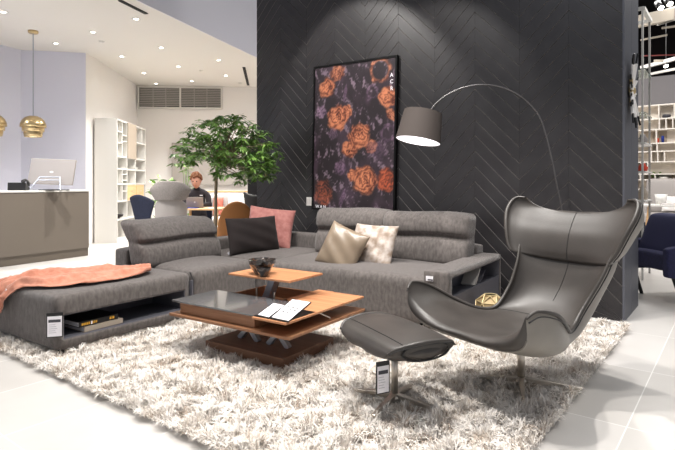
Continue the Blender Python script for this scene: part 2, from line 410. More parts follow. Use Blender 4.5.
# ================================================================= reception desk
A = P(89, 8.43); A0 = P(0, 7.24)
dvec = (A-A0).normalized(); dang = math.atan2(dvec.y, dvec.x)
desk = empty('reception_desk', A0+Vector((0, 0, 0)), dang, 'long taupe reception counter with a thin white top by the left wall', 'counter')
L = (A-A0).length
MB().box(-1.6, L, .0, .78, .13, 1.02).build('body', M['desk'], desk, bevel=.004)
MB().box(-1.6, L-.0, .02, .76, 0, .13).build('plinth', M['desk_low'], desk)
MB().box(-1.62, L+.005, -.01, .80, 1.02, 1.045).build('countertop', M['white'], desk, bevel=.004)
# monitor seen from behind
mp_ = P(50, 8.05); mon = empty('desktop_monitor', (mp_.x, mp_.y, 1.045), YAW+.06, 'silver desktop monitor on a wire stand seen from behind, on the counter', 'monitor')
R_ = Matrix.Translation((0, 0, .09)) @ Matrix.Rotation(math.radians(-14), 4, 'X') @ Matrix.Rotation(math.radians(2.5), 4, 'Y')
mb = MB(); mb.box(-.335, .335, -.012, .02, 0, .40, R_); mb.build('screen_back', M['silver'], mon, bevel=.006)
mb = MB(); mb.box(-.325, .325, .02, .024, .012, .388, R_); mb.build('display', M['black'], mon)
mb = MB(); mb.lathe([(.0001, 0), (.028, 0), (.028, .002)], 20, mtx=R_ @ Matrix.Translation((0, -.014, .19)) @ Matrix.Rotation(PI/2, 4, 'X') @ Matrix.Diagonal((1, .5, 1, 1))); mb.build('logo_mark', M['white'], mon)
mb = MB()
mb.tube([(-.22, -.16, .01), (-.14, -.03, .20), (.16, -.03, .20), (.22, -.16, .01)], .008, 8); mb.tube([(-.16, -.06, .155), (.17, -.06, .155)], .005, 6); mb.tube([(-.22, -.16, .01), (-.1, .14, .01), (.14, .14, .01), (.22, -.16, .01)], .007, 8)
mb.build('wire_stand', M['darksteel'], mon)
# desk phone
pp = P(19, 7.8); ph = empty('desk_phone', (pp.x, pp.y, 1.045), YAW+.2, 'black desk telephone on the counter left of the monitor', 'telephone')
MB().add([(-.12, -.1, 0), (.12, -.1, 0), (.12, .1, 0), (-.12, .1, 0), (-.12, -.09, .12), (.12, -.09, .12), (.12, .1, .03), (-.12, .1, .03)], [(0, 1, 2, 3), (4, 5, 6, 7), (0, 1, 5, 4), (1, 2, 6, 5), (2, 3, 7, 6), (3, 0, 4, 7)]).build('phone_body', M['black'], ph, bevel=.008)
mb = MB(); mb.tube([(.09, -.11, .13), (.10, -.04, .155), (.10, .05, .135), (.09, .11, .08)], [.028, .018, .018, .028], 10); mb.build('handset', M['black'], ph, True)
pp = P(54, 7.85); kb = tag(MB().box(-.2, .2, -.06, .06, 1.045, 1.06, Matrix.Translation((pp.x, pp.y, 0)) @ Matrix.Rotation(YAW, 4, 'Z')).build('keyboard', M['black'], bevel=.003), 'thin dark keyboard lying on the counter under the monitor', 'keyboard')

# pendants
def pendant(px, z, label):
    c = P(px, z); t = empty('pendant_lamp', (c.x, c.y, 0), 0, label, 'pendant lamp', 'brass pendants over the counter')
    zb = 1.87
    MB().lathe([(.0001, CH), (.075, CH), (.075, CH-.03), (.06, CH-.045), (.0001, CH-.045)], 28).build('canopy', M['brass'], t, True)
    MB().tube([(0, 0, zb+.34), (0, 0, CH-.04)], .008, 8).build('rod', M['darksteel'], t)
    MB().lathe([(.0001, zb+.35), (.06, zb+.348), (.115, zb+.325), (.16, zb+.28), (.185, zb+.22), (.188, zb+.17), (.180, zb+.17), (.175, zb+.22), (.15, zb+.27)], 40).build('upper_dome', M['brass'], t, True)
    MB().lathe([(.158, zb+.23), (.162, zb+.17), (.158, zb+.10), (.152, zb+.10), (.15, zb+.17)], 40).build('middle_ring', M['brass'], t, True)
    MB().lathe([(.14, zb+.12), (.135, zb+.06), (.125, zb+.015), (.118, zb+.015), (.125, zb+.06), (.13, zb+.12)], 40).build('lower_ring', M['brass'], t, True)
    MB().lathe([(.0001, zb+.03), (.118, zb+.03)], 30).build('diffuser', M['shadelining'], t)
    MB().lathe([(.13, zb+.107), (.151, zb+.107)], 30).build('light_gap', M['shadelining'], t)
    return t
pendant(33.2, 8.42, 'stepped brass pendant lamp hanging over the counter, whole one on the right')
pendant(-7, 8.2, 'stepped brass pendant lamp cut by the left picture edge')

# ================================================================= white bookcase
t = empty('bookcase', B(-3.32, 10.54), BY+PI/2, 'tall white open bookcase with a beige door and oak drawers', 'bookcase')
# local x runs along the front (away from viewer), local y = to the left/back
LEN = 2.03; HB = 2.40; D = .42
mb = MB(); mb.box(0, .03, 0, D, 0, HB); mb.build('side_panel', M['white'], t)
mb = MB(); mb.box(LEN-.03, LEN, 0, D, 0, HB); mb.build('side_panel', M['white'], t)
mb = MB(); mb.box(.03, LEN-.03, D-.015, D, 0, HB); mb.build('back_panel', M['wallwhite'], t)
mb = MB()
mb.box(.03, LEN-.03, 0, D-.015, HB-.03, HB).box(.03, LEN-.03, .0, D-.015, 0, .06)
for x in (.62, 1.22): mb.box(x, x+.028, 0, D-.015, .06, HB-.03)
for z in (.42, .78, 1.12, 1.42, 1.66): mb.box(.03, LEN-.03, 0, D-.015, z, z+.028)
for z in (2.02,): mb.box(1.24, LEN-.03, 0, D-.015, z, z+.028)
mb.box(.32, .345, 0, D-.015, 1.69, HB-.03); mb.box(.32, .345, 0, D-.015, .80, 1.42); mb.box(1.72, 1.745, 0, D-.015, 2.04, HB-.03)
for z in (1.93, 2.15): mb.box(.03, .32, 0, D-.015, z, z+.022); mb.box(.34, .62, 0, D-.015, z+.05-.1*(z > 2), z+.07-.1*(z > 2))
for z in (.98, 1.2, 1.32): mb.box(.34, .62, 0, D-.015, z, z+.02)
mb.build('shelf_grid', M['white'], t)
MB().box(.64, 1.23, -.02, 0, 1.66, HB-.01).build('door', M['beige'], t, bevel=.004)
for i, x in enumerate((.64, 1.25)):
    d = MB().box(x+.01, x+.58, -.012, .01, .80, 1.11).build('drawer', M['oak'], t, bevel=.004)
    MB().tube([(x+.25, -.02, .98), (x+.36, -.02, .98)], .008, 6).build('handle', M['steel'], d)
BK = t.matrix_basis.copy()
def onshelf(name, x, y, z, prof, m, label, cat, grp=None):
    v = Matrix.Translation(B(-3.32, 10.54)) @ Matrix.Rotation(BY+PI/2, 4, 'Z') @ Vector((x, y, z))
    return tag(MB().lathe(prof, 16, v).build(name, M[m], smooth=True), label, cat, grp)
onshelf('vase', 1.45, .15, 1.148, [(.0001, 0), (.05, 0), (.065, .08), (.03, .17), (.02, .22), (.028, .24)], 'black', 'dark slim vase on the bookcase shelf left of centre', 'vase')
onshelf('vase', 1.62, .18, 1.148, [(.0001, 0), (.06, 0), (.07, .07), (.035, .13), (.03, .16)], 'ink', 'squat dark vase beside the slim one on the bookcase', 'vase')
onshelf('bowl', 1.40, .14, 1.448, [(.0001, 0), (.04, 0), (.08, .05), (.09, .09), (.08, .09), (.0001, .02)], 'ink', 'small dark bowl on a high bookcase shelf', 'bowl')
onshelf('bowl', 1.62, .16, 1.448, [(.0001, 0), (.05, 0), (.09, .03), (.10, .05), (.08, .05), (.0001, .02)], 'white', 'small white dish beside the dark bowl on the bookcase', 'bowl')
onshelf('bowl', 1.6, .15, .808+.34-.028, [(.0001, 0), (.07, 0), (.12, .03), (.13, .05), (.0001, .03)], 'black', 'flat black dish above the oak drawers', 'bowl') if False else None
onshelf('bowl', 1.55, .15, .0601, [(.0001, 0), (.07, 0), (.15, .05), (.16, .08), (.0001, .04)], 'black', 'flat black dish on the lowest bookcase shelf', 'bowl')
onshelf('figurine', .18, .14, 1.448, [(.0001, 0), (.05, 0), (.05, .02), (.015, .04), (.05, .08), (.05, .13), (.0001, .15)], 'silver', 'small pale figurine on the bookcase, left bay', 'figurine')
onshelf('bowl', .35, .14, .448, [(.0001, 0), (.06, 0), (.14, .05), (.15, .08), (.0001, .04)], 'cush_dark', 'dark wooden bowl low in the bookcase behind the navy chair', 'bowl')

# ================================================================= RUG
PX0, PX1, PY0, PY1 = -4.84, -.70, 1.49, 4.72
SOFR = math.radians(3.0); SO = Vector((-3.5285, 1.6313, 0))
def S(u, v, h=0): c, s = math.cos(SOFR), math.sin(SOFR); return Vector((SO.x+u*c-v*s, SO.y+u*s+v*c, h))
TO = Vector((-2.0155, 2.2022, 0)); TR = math.radians(3.4)
def T(x, y, h=0): c, s = math.cos(TR), math.sin(TR); return Vector((TO.x+x*c-y*s, TO.y+x*s+y*c, h))
rug = empty('shag_rug', (0, 0, 0), 0, 'cream and beige long pile shag rug under the sofa, coffee table and armchair', 'rug')
MB().box(PX0+.02, PX1-.02, PY0+.022, PY1-.02, .001, .012).build('backing', M['rugback'], rug)
def build_pile():
    n = 300000
    x = RNG.uniform(PX0, PX1, n); y = RNG.uniform(PY0, PY1, n)
    c, s = math.cos(SOFR), math.sin(SOFR)
    dx, dy = x-SO.x, y-SO.y; u = dx*c+dy*s; v = -dx*s+dy*c
    hid = ((u < -.12) & (v > .12)) | ((v > 2.0) & (u < 1.8) & (u > -.2))
    c, s = math.cos(TR), math.sin(TR); dx, dy = x-TO.x, y-TO.y; a = dx*c+dy*s; b = -dx*s+dy*c
    hid |= (a > -.85) & (a < -.16) & (b > .15) & (b < .71)
    hid |= (x < -4.3) & (y > 2.2)
    keep = ~hid; x = x[keep]; y = y[keep]; n = len(x)
    # clump field: smooth pseudo-noise
    def fld(x, y, k, seed):
        r = np.random.default_rng(seed); z = 0
        for i in range(6):
            th = r.uniform(0, 2*PI); f = k*r.uniform(.6, 1.7); z = z+np.sin((x*math.cos(th)+y*math.sin(th))*f+r.uniform(0, 6.3))
        return z/2.4
    ang = PI*fld(x, y, 17, 1)+2.2*fld(x, y, 70, 2)+RNG.normal(0, .75, n)
    lean = np.clip(.85+.35*fld(x, y, 40, 3)+RNG.normal(0, .30, n), .05, 1.45)
    ln = RNG.uniform(.036, .062, n)*(1+.34*fld(x, y, 30, 4))
    w = RNG.uniform(.0015, .0034, n)
    # clamp lean near borders outwards naturally
    dxy = np.stack([np.cos(ang), np.sin(ang)], 1); side = np.stack([-dxy[:, 1], dxy[:, 0]], 1)
    eb = y < PY0+.03; ang = np.where(eb, -PI/2+RNG.normal(0, .6, n), ang)
    dxy = np.stack([np.cos(ang), np.sin(ang)], 1); side = np.stack([-dxy[:, 1], dxy[:, 0]], 1)
    tw = RNG.uniform(-.9, .9, n)[:, None]; side = side*np.cos(tw)+dxy*np.sin(tw)
    base = np.stack([x, y, np.full(n, .010)], 1)
    V = np.zeros((n, 7, 3))
    for i, (t, ww) in enumerate(((0, 1.), (.4, 1.), (.75, .8), (1., 0))):
        bend = lean*(t**1.5)
        cen = base.copy(); cen[:, :2] += dxy*(ln*np.sin(bend)*t)[:, None]; cen[:, 2] += ln*t*np.cos(bend*.9)
        if i < 3:
            o = side*(w*ww)[:, None]
            V[:, 2*i, :] = cen; V[:, 2*i, :2] -= o; V[:, 2*i+1, :] = cen; V[:, 2*i+1, :2] += o
        else: V[:, 6, :] = cen
    me = bpy.data.meshes.new('pile')
    me.vertices.add(n*7); me.vertices.foreach_set('co', V.reshape(-1))
    k = (np.arange(n)*7)[:, None]
    q = np.concatenate([k+np.array([[0, 1, 3, 2]]), k+np.array([[2, 3, 5, 4]]), k+np.array([[4, 5, 6]])], 1).reshape(-1)
    me.loops.add(n*11); me.loops.foreach_set('vertex_index', q.astype(np.int32))
    st = (np.arange(n)*11)[:, None]+np.array([[0, 4, 8]]); tot = np.tile([4, 4, 3], n)
    me.polygons.add(n*3); me.polygons.foreach_set('loop_start', st.reshape(-1).astype(np.int32)); me.polygons.foreach_set('loop_total', tot.astype(np.int32))
    me.update(calc_edges=True); me.validate()
    o = link('pile', me, M['rug'], rug, False); o['kind'] = 'stuff'
build_pile()

# ================================================================= SOFA
sofa = empty('sectional_sofa', SO, SOFR, 'large grey chenille L shaped sectional sofa with open storage bench and arm', 'sofa')
FB = M['sofa']
bench = soft_box('bench_end', FB, sofa, (-.43, .555, .236), (.43, .555, .187), .05, 16, (0, 0, .006), sub=0)
cut = MB().box(-.42, .2, .05, 1.045, .128, .288).build('cutter', None)
cut.matrix_world = Matrix.Translation((0, 0, 0)); cut.parent = sofa
boolean_bake(bench, [cut])
MB().box(-.425, -.41, .05, 1.045, .129, .287).box(-.41, -.004, .049, .054, .129, .287).box(-.41, -.004, 1.041, 1.046, .129, .287).box(-.41, -.003, .05, 1.045, .127, .132).box(-.41, -.003, .05, 1.045, .284, .289).build('bench_niche_lining', M['sofa_dark'], sofa)
for (x, y) in ((-.05, .06), (-.8, .06), (-.05, 1.06), (-.05, 1.84), (.12, 2.0), (1.66, 1.97), (1.86, 1.97), (1.86, 3.0)):
    MB().lathe([(.0001, .012), (.02, .012), (.02, .09), (.0001, .09)], 12, (x, y, 0)).build('foot', M['blackmetal'], sofa)
# seats
soft_box('seat', FB, sofa, (-.415, 1.50, .25), (.435, .385, .185), .065, 14, (0, 0, .028))
soft_box('corner_seat', FB, sofa, (-.415, 2.41, .25), (.435+.06, .52, .185), .06, 14, (0, 0, .018))
soft_box('seat', FB, sofa, (.905, 2.40, .25), (.83, .52, .185), .065, 16, (0, 0, .022))
# low frame behind the cushions
soft_box('low_back', FB, sofa, (-.90, 2.11, .315), (.10, 1.05, .245), .03, 10)
soft_box('low_back', FB, sofa, (.47, 2.97, .33), (1.31, .10, .26), .03, 10)
# back cushions with folding headrest: local x = width, y = depth (front is -y), z = height
def back_cushion(u, v, h, half, rot, yaw, lean=.16, fold=.0, gd=.055):
    hx, hy, hz = half
    def fn(p, sx, sy, sz):
        z0 = .08
        g = math.exp(-((sz-z0)/.07)**2)
        wave = .018*math.sin(7*p.x+1)*math.exp(-((sz-z0)/.3)**2)
        front = max(0., -sy)
        y = p.y+g*front*gd
        bulge_lo = .022*math.sin(max(0, (z0-sz)/(1+z0))*PI) if sz < z0 else 0
        bulge_hi = .035*math.sin(max(0, (sz-z0)/(1-z0))*PI) if sz > z0 else 0
        y -= front*(bulge_lo+bulge_hi)
        # pull and wrinkles near the side seams at the fold
        e = abs(sx)**10
        x = p.x*(1-.02*g*abs(sx)**4)
        y += .008*math.sin(60*sz+3*sx)*e*math.exp(-((sz-z0)/.35)**2)*front
        x *= 1+.028*max(0, sz)**2-.01
        z = p.z+wave*front*.5+ (.012*math.sin(9*p.x))*max(0, sz)*.5
        if sz > z0: y += fold*(sz-z0)
        return Vector((x, y+lean*(p.z+hz), z))
    o = soft_box('back_cushion', FB, sofa, (u, v, h), half, min(hy*.8, .052), 26, (.01, .01, .012), fn, sub=1)
    o.rotation_euler = (0, 0, yaw)
    return o
back_cushion(.53, 2.72, .655, (.415, .105, .235), 0, 0, .17)
back_cushion(1.36, 2.70, .648, (.425, .11, .232), 0, 0, .15)
back_cushion(-.60, 1.475, .612, (.455, .115, .205), 0, PI/2+.0, .22, .10, .085)
# storage arm
arm = soft_box('arm', FB, sofa, (1.845, 2.43, .29), (.105, .62, .22), .022, 12, sub=0)
cut = MB().box(1.77, 2.2, 1.865, 3.0, .13, .46).build('cutter', None); cut.parent = sofa
boolean_bake(arm, [cut])
mb = MB(); mb.box(1.768, 1.775, 1.866, 2.999, .131, .459).box(1.775, 1.944, 1.864, 1.870, .131, .459).box(1.775, 1.944, 2.996, 3.001, .131, .459).box(1.775, 1.944, 1.866, 2.999, .129, .135).box(1.775, 1.944, 1.866, 2.999, .455, .461).box(1.775, 1.938, 1.87, 2.996, .285, .30)
mb.box(1.928, 1.942, 1.870, 2.996, .135, .315); mb.build('arm_niche_lining', M['sofa_dark'], sofa)
# vertical seam piping between modules
MB().tube([(.018, 1.112, .09), (.02, 1.112, .36), (-.02, 1.112, .42)], .006, 6).build('module_seam', M['leather_dark'], sofa)
MB().box(.0, .03, 1.09, 1.105, .10, .36).build('connector', M['sofa_dark'], sofa)

# ================================================================= things on / in the sofa
def tagcard(name, loc, rz, w, h, label, cat='price tag', tilt=0, lines=True):
    t = empty(name, loc, rz, label, cat)
    R = Matrix.Rotation(tilt, 4, 'X')
    MB().box(-w/2-.006, w/2+.006, 0, .004, -h-.006, .022, R).build('holder', M['black'], t)
    MB().box(-w/2, w/2, -.002, 0, -h, 0, R).build('card', M['paper'], t)
    if lines:
        mb = MB(); mb.box(-w*.42, w*.42, -.003, -.002, -h*.30, -h*.16, R); mb.build('printed_block', M['ink'], t)
        mb = MB()
        for k in range(5): mb.box(-w*.4, w*(.05+.07*(k % 3)), -.003, -.002, -h*(.42+.1*k), -h*(.40+.1*k), R)
        mb.build('printed_lines', M['faint'], t)
    return t
pt = S(.006, -.012, .295)
tagcard('price_tag', pt, SOFR+math.radians(50), .085, .130, 'white price tag in black holder on the front corner of the sofa bench')
pt = S(1.80, 1.80, .462)
t = empty('price_tag', pt, SOFR, 'small white tag on the front of the sofa arm', 'price tag')
MB().box(-.028, .028, 0, .006, -.03, .005).build('card', M['paper'], t); MB().box(-.012, .028, -.002, 0, -.026, -.016).build('printed_lines', M['ink'], t)
pt = S(-.42, 1.98, .47)
t = empty('price_tag', pt, SOFR+PI/2-.3, 'slim white tag tucked between the left back cushion and corner seat', 'price tag')
MB().box(-.05, .05, -.002, .002, -.012, .012, Matrix.Rotation(-.45, 4, 'Y')).build('card', M['paper'], t)

def book(loc, rz, w, d, h, cover, label, gold=False, cat='book'):
    t = empty('book', loc, rz, label, cat, 'coffee table books in the bench niche')
    MB().box(0, d, 0, w, 0, .004).box(0, d, 0, w, h-.004, h).box(d-.004, d, 0, w, 0, h).build('cover', M[cover], t, bevel=.0015)
    MB().box(.006, d-.005, .004, w-.004, .004, h-.004).build('pages', M['paper'], t)
    if gold:
        mb = MB()
        for k in range(9):
            if k != 5: mb.box(d, d+.0015, .02+k*.013, .029+k*.013, h*.28, h*.72)
        mb.build('gold_lettering', M['gold'], t)
        mb = MB()
        for k in range(2): mb.box(d, d+.0015, w-.07+k*.022, w-.055+k*.022, h*.28, h*.75)
        mb.build('gold_monogram', M['gold'], t)
        MB().box(d, d+.002, .088, .098, h*.2, h*.8).build('emblem', M['paper'], t)
    return t
b1 = S(-.34, .20, .1325); book(b1, SOFR+.03, .30, .31, .036, 'beige', 'pale beige large book lying under the black one in the bench niche')
b2 = S(-.34, .17, .1690); book(b2, SOFR+.02, .30, .30, .038, 'black', 'black large book with gold spine lettering, on top in the bench niche', True)
# books in the arm niche (leaning)
for k, (y, tilt, l) in enumerate(((2.42, .75, 'grey slim book leaning in the sofa arm niche, front one'), (2.53, .95, 'dark slim book leaning behind the grey one in the sofa arm niche'))):
    t = empty('book', S(1.805, y, .3165), SOFR, l, 'book', 'books in the arm niche')
    Rr = Matrix.Rotation(-tilt, 4, 'X')
    MB().box(0, .12, 0, .003, 0, .17, Rr).box(0, .12, .018, .021, 0, .17, Rr).box(.117, .12, 0, .021, 0, .17, Rr).build('cover', M['slat' if k == 0 else 'ink'], t)
    MB().box(.003, .117, .003, .018, .003, .167, Rr).build('pages', M['paper'], t)

# throw cushions
def pillow(name, m, c, w, h, th, right, up, label, group=None, flop=0, piping=None):
    right = Vector(right).normalized(); up = Vector(up); up = (up-right*up.dot(right)).normalized(); nrm = right.cross(up)
    mtx = Matrix((( *right, 0), (*up, 0), (*nrm, 0), (0, 0, 0, 1))).transposed()
    N = 22; vs = []; fs = []; ph = [random.uniform(0, 6) for _ in range(4)]
    def pt(i, j, sgn):
        s = -1+2*i/N; t = -1+2*j/N
        e = max(0., (1-abs(s)**2.6))**.55*max(0., (1-abs(t)**2.6))**.55
        x = s*w/2*(1-.05*(1-t*t)*abs(s)**3)*(1+.0*t); y = t*h/2*(1-.07*(1-s*s)*abs(t)**3)
        z = sgn*th/2*e
        z += e*.007*math.sin(4*s+ph[0]+3*t)+e*.005*math.sin(9*t+6*s+ph[1])
        ed = (abs(s)**6+abs(t)**6)
        z += .004*math.sin(26*(s+t)+ph[2])*min(1, ed)*e
        z += flop*(abs(s)**2*t)
        return Vector((x, y, z))
    idx = {}
    for sg in (1, -1):
        for i in range(N+1):
            for j in range(N+1):
                border = i in (0, N) or j in (0, N)
                if border and sg == -1: idx[(i, j, -1)] = idx[(i, j, 1)]; continue
                idx[(i, j, sg)] = len(vs); vs.append(pt(i, j, sg))
        for i in range(N):
            for j in range(N):
                q = (idx[(i, j, sg)], idx[(i+1, j, sg)], idx[(i+1, j+1, sg)], idx[(i, j+1, sg)])
                fs.append(q if sg > 0 else q[::-1])
    me = bpy.data.meshes.new(name); me.from_pydata(vs, [], fs); me.update()
    o = link(name, me, M[m], None, True)
    o.matrix_world = Matrix.Translation(Vector(c)) @ mtx
    md = o.modifiers.new('s', 'SUBSURF'); md.levels = 1; md.render_levels = 1
    return tag(o, label, 'cushion', group)
def dirS(u, v, h=0): return S(u, v, h)-S(0, 0, 0)
pillow('throw_cushion', 'cush_dark', S(-.36, 2.225, .620), .66, .39, .14, dirS(.17, .98, .0), dirS(-.28, .02, .9)+Vector((0, 0, .1)), 'dark brown velvet throw cushion leaning in the sofa corner', flop=.01)
pillow('throw_cushion', 'cush_pink', S(-.47, 2.61, .665), .53, .48, .14, dirS(.62, .42, -.09), dirS(-.22, .34, .9), 'dusty pink throw cushion in the sofa corner behind the dark one')
pillow('throw_cushion', 'cush_pat', S(.99, 2.35, .585), .50, .42, .15, dirS(.98, -.12), dirS(-.1, .38, .9), 'pale champagne patterned cushion on the right seat')
pillow('throw_cushion', 'cush_gold', S(.80, 2.14, .565), .40, .42, .15, dirS(.80, .10, -.30), dirS(.30, .35, .88), 'plain champagne satin cushion tilted against the patterned one')

# coral throw over the bench
def throw():
    # rows across the throw, along its length; heights follow the bench
    def surf(u, v):
        h = .431
        if u < -.82: h = min(h, .431-(-.82-u)*1.2)
        if v < .05: h = .431-.03*((.05-v)/.05) if v > 0 else .40
        return h
    cl = [  # (far edge u, v, drop) (near edge u, v, drop)
        ((-.30, .93, 0), (-.16, .84, 0)), ((-.45, .86, 0), (-.12, .70, 0)), ((-.58, .76, 0), (-.10, .50, 0)), ((-.68, .62, 0), (-.12, .32, 0)),
        ((-.75, .46, 0), (-.16, .18, 0)), ((-.79, .32, 0), (-.23, .08, 0)), ((-.81, .20, 0), (-.33, .035, 0)), ((-.82, .12, 0), (-.45, .01, .012)), ((-.83, .05, .0), (-.52, -.022, .04)), ((-.84, -.01, .02), (-.57, -.034, .10)), ((-.845, -.03, .09), (-.62, -.03, .16)), ((-.85, -.03, .16), (-.68, -.032, .20))]
    A_ = catmull([c[0] for c in cl], 8); B_ = catmull([c[1] for c in cl], 8)
    NU = len(A_)-1; NV = 40
    def f(i, j):
        a = A_[round(i*NU)]; b = B_[round(i*NU)]; t = j
        p = a*(1-t)+b*t
        drop = p[2]
        u, v = p[0], p[1]
        on = max(0., 1-drop*14)
        L_ = i*9
        fold = .040*(1-abs(math.sin(6.5*t+.9*math.sin(L_*.6)+L_*.22)))**1.6+.028*(1-abs(math.sin(11*t+1.2*math.sin(L_*.9+1)-L_*.4)))**2*(.4+.6*min(1, i*2))+.006*(1+math.sin(37*t+L_*.9+2*math.sin(L_)))*.5+.006*(1+math.sin(5*L_+11*t))*.4+.010*math.exp(-((i-.04)/.05)**2)
        h = .433+.012*max(0, 1-((u+.43)/.43)**2)*max(0, 1-((v-.55)/.55)**2)
        if drop <= 1e-4 and v < .03: h -= .012*(1-max(v, 0)/.03)
        z = h+.006*on+fold*(.35+.65*on)*on - drop
        if drop > .03: z -= .01
        out = (1-on)*(fold*1.1+.006)
        if t < .02 or t > .98: z -= fold*.6*on
        q = Vector((u+.01*math.sin(7*L_+3*t)*.6, v-out, z)); return q
    mb = MB(); mb.grid(f, NU, NV)
    o = mb.build('throw_blanket', M['throw'], None, True, solid=.004, loc=SO, rot=(0, 0, SOFR))
    tag(o, 'coral orange throw blanket draped over the sofa bench and its end', 'blanket')
    return o
throw_o = throw()
MB().box(-.015, .015, -.001, .001, -.02, .02, Matrix.Rotation(.5, 4, 'Y')).build('care_label', M['paper'], throw_o, loc=(-.60, -.035, .385))

# ================================================================= COFFEE TABLE
tb = empty('coffee_table', TO, TR, 'walnut coffee table with sliding levels, raised top, grey glass and steel cross legs', 'coffee table')
W_, WM, WD = M['wood'], M['wood_mid'], M['wood_dark']
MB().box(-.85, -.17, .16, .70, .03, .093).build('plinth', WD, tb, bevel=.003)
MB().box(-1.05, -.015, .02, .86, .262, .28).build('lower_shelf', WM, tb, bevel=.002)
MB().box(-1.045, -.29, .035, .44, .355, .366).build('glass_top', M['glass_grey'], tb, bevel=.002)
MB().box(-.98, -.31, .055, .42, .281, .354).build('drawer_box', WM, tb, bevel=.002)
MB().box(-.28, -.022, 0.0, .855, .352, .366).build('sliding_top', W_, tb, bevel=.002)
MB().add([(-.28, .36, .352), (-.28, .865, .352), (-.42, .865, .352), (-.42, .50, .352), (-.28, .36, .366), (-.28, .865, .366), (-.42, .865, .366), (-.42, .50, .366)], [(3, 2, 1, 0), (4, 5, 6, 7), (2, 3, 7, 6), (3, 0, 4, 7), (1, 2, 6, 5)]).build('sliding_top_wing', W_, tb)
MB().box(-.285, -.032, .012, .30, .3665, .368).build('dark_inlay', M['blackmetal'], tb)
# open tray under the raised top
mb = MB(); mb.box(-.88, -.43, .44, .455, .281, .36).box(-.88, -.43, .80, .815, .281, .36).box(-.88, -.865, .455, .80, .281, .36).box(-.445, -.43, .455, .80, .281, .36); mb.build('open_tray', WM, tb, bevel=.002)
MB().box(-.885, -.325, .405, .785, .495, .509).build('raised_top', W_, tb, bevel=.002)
mb = MB()
def bar(mb, a, b, w, t):
    a = Vector(a); b = Vector(b); d = (b-a).normalized(); s = d.cross(Vector((0, 1, 0))).normalized(); n = Vector((0, 1, 0))
    vs = [p+s*sx*t/2+n*sy*w/2 for p in (a, b) for sx in (-1, 1) for sy in (-1, 1)]
    return mb.add(vs, [(0, 1, 3, 2), (4, 6, 7, 5), (0, 4, 5, 1), (2, 3, 7, 6), (0, 2, 6, 4), (1, 5, 7, 3)])
bar(mb, (-.70, .60, .285), (-.585, .58, .495), .07, .055); mb.build('lift_arm', M['darksteel'], tb, bevel=.004)
for x, y in ((-.70, .50), (-.50, .46)): MB().tube([(x, y, .35), (x, y, .405)], .006, 8).build('guide_pin', M['steel'], tb)
MB().tube([(-.03, .45, .30), (-.06, .36, .35)], .005, 8).build('guide_pin', M['steel'], tb)
for (x, y) in ((-.62, .34), (-.36, .34)):
    for s in (-1, 1):
        mb = MB(); bar(mb, (x-s*.085, y, .092), (x+s*.075, y, .263), .035, .034); mb.build('cross_leg', M['darksteel'], tb, bevel=.003)
# brochure
def brochure():
    t = empty('brochure', T(0, 0, .3685), TR, 'open white brochure with small table pictures in dark holder on the coffee table', 'brochure')
    def page(q, nm, lift):
        a, b, c, d = [Vector((x, y, 0)) for x, y in q]; cen = (a+b+c+d)/4
        def ex(p, k): v = p-cen; return p+v.normalized()*k
        o = [ex(p, .014) for p in (a, b, c, d)]
        MB().prism([(p.x, p.y) for p in o], .0, .004+lift).build('holder', M['leather_dark'], t)
        pg = MB().prism([(p.x, p.y) for p in (a, b, c, d)], .004+lift, .006+lift).build(nm, M['paper'], t)
        return pg, (lambda u, v: a.lerp(b, u).lerp(d.lerp(c, u), v)), .006+lift
    def patch(mb, f, z, u0, u1, v0, v1):
        q = [f(u0, v0), f(u1, v0), f(u1, v1), f(u0, v1)]; mb.prism([(p.x, p.y) for p in q], z+.0001, z+.0006)
    p1, f1, z1 = page([(-.262, .035), (-.170, .025), (-.285, .305), (-.380, .312)], 'page', 0)
    p2, f2, z2 = page([(-.150, .030), (-.018, .020), (-.195, .460), (-.345, .462)], 'page', .002)
    for r in range(3):
        for k in range(3):
            mb = MB(); u = .16+k*.25; v = .30+r*.13
            patch(mb, f2, z2, u, u+.17, v, v+.030); patch(mb, f2, z2, u+.03, u+.13, v+.03, v+.055); mb.build('table_picture', M['ink'], p2)
    mb = MB(); patch(mb, f2, z2, .2, .6, .86, .885); patch(mb, f2, z2, .12, .3, .2, .22)
    for k in range(6): patch(mb, f1, z1, .12, .8-.1*(k % 3), .75-k*.1, .765-k*.1)
    mb.build('printed_lines', M['faint'], p2)
brochure()
# crystal bowls
def crystal(c, R, h, label, nf=14):
    vs = []; prof = [(.46, 0), (.72, .38), (.98, .72), (1.0, .95), (.90, 1.0), (.80, .86), (.45, .40), (.0001, .25)]
    mb = MB()
    for i, (r, z) in enumerate(prof):
        for k in range(nf):
            w = 2*PI*(k+.5*(i % 2))/nf; rr = r*R*(1+.07*math.sin(k*2.4+i)); vs.append((c.x+rr*math.cos(w), c.y+rr*math.sin(w), c.z+z*h*(1+.04*math.sin(k*3+i))))
    fs = [tuple(range(nf))[::-1]]
    for i in range(len(prof)-1):
        for k in range(nf):
            a = i*nf+k; b = i*nf+(k+1) % nf; d = (i+1)*nf+k; e = (i+1)*nf+(k+1) % nf
            if i % 2 == 0: fs += [(a, b, d), (b, e, d)]
            else: fs += [(a, b, e), (a, e, d)]
    mb.add(vs, fs); o = mb.build('crystal_bowl', M['crystal'])
    tag(o, label, 'bowl', None)
crystal(T(-.665, .515, .5095), .098, .105, 'larger smoky faceted crystal bowl on the raised table top')
crystal(T(-.575, .435, .5095), .052, .062, 'small smoky faceted crystal bowl in front of the larger one')

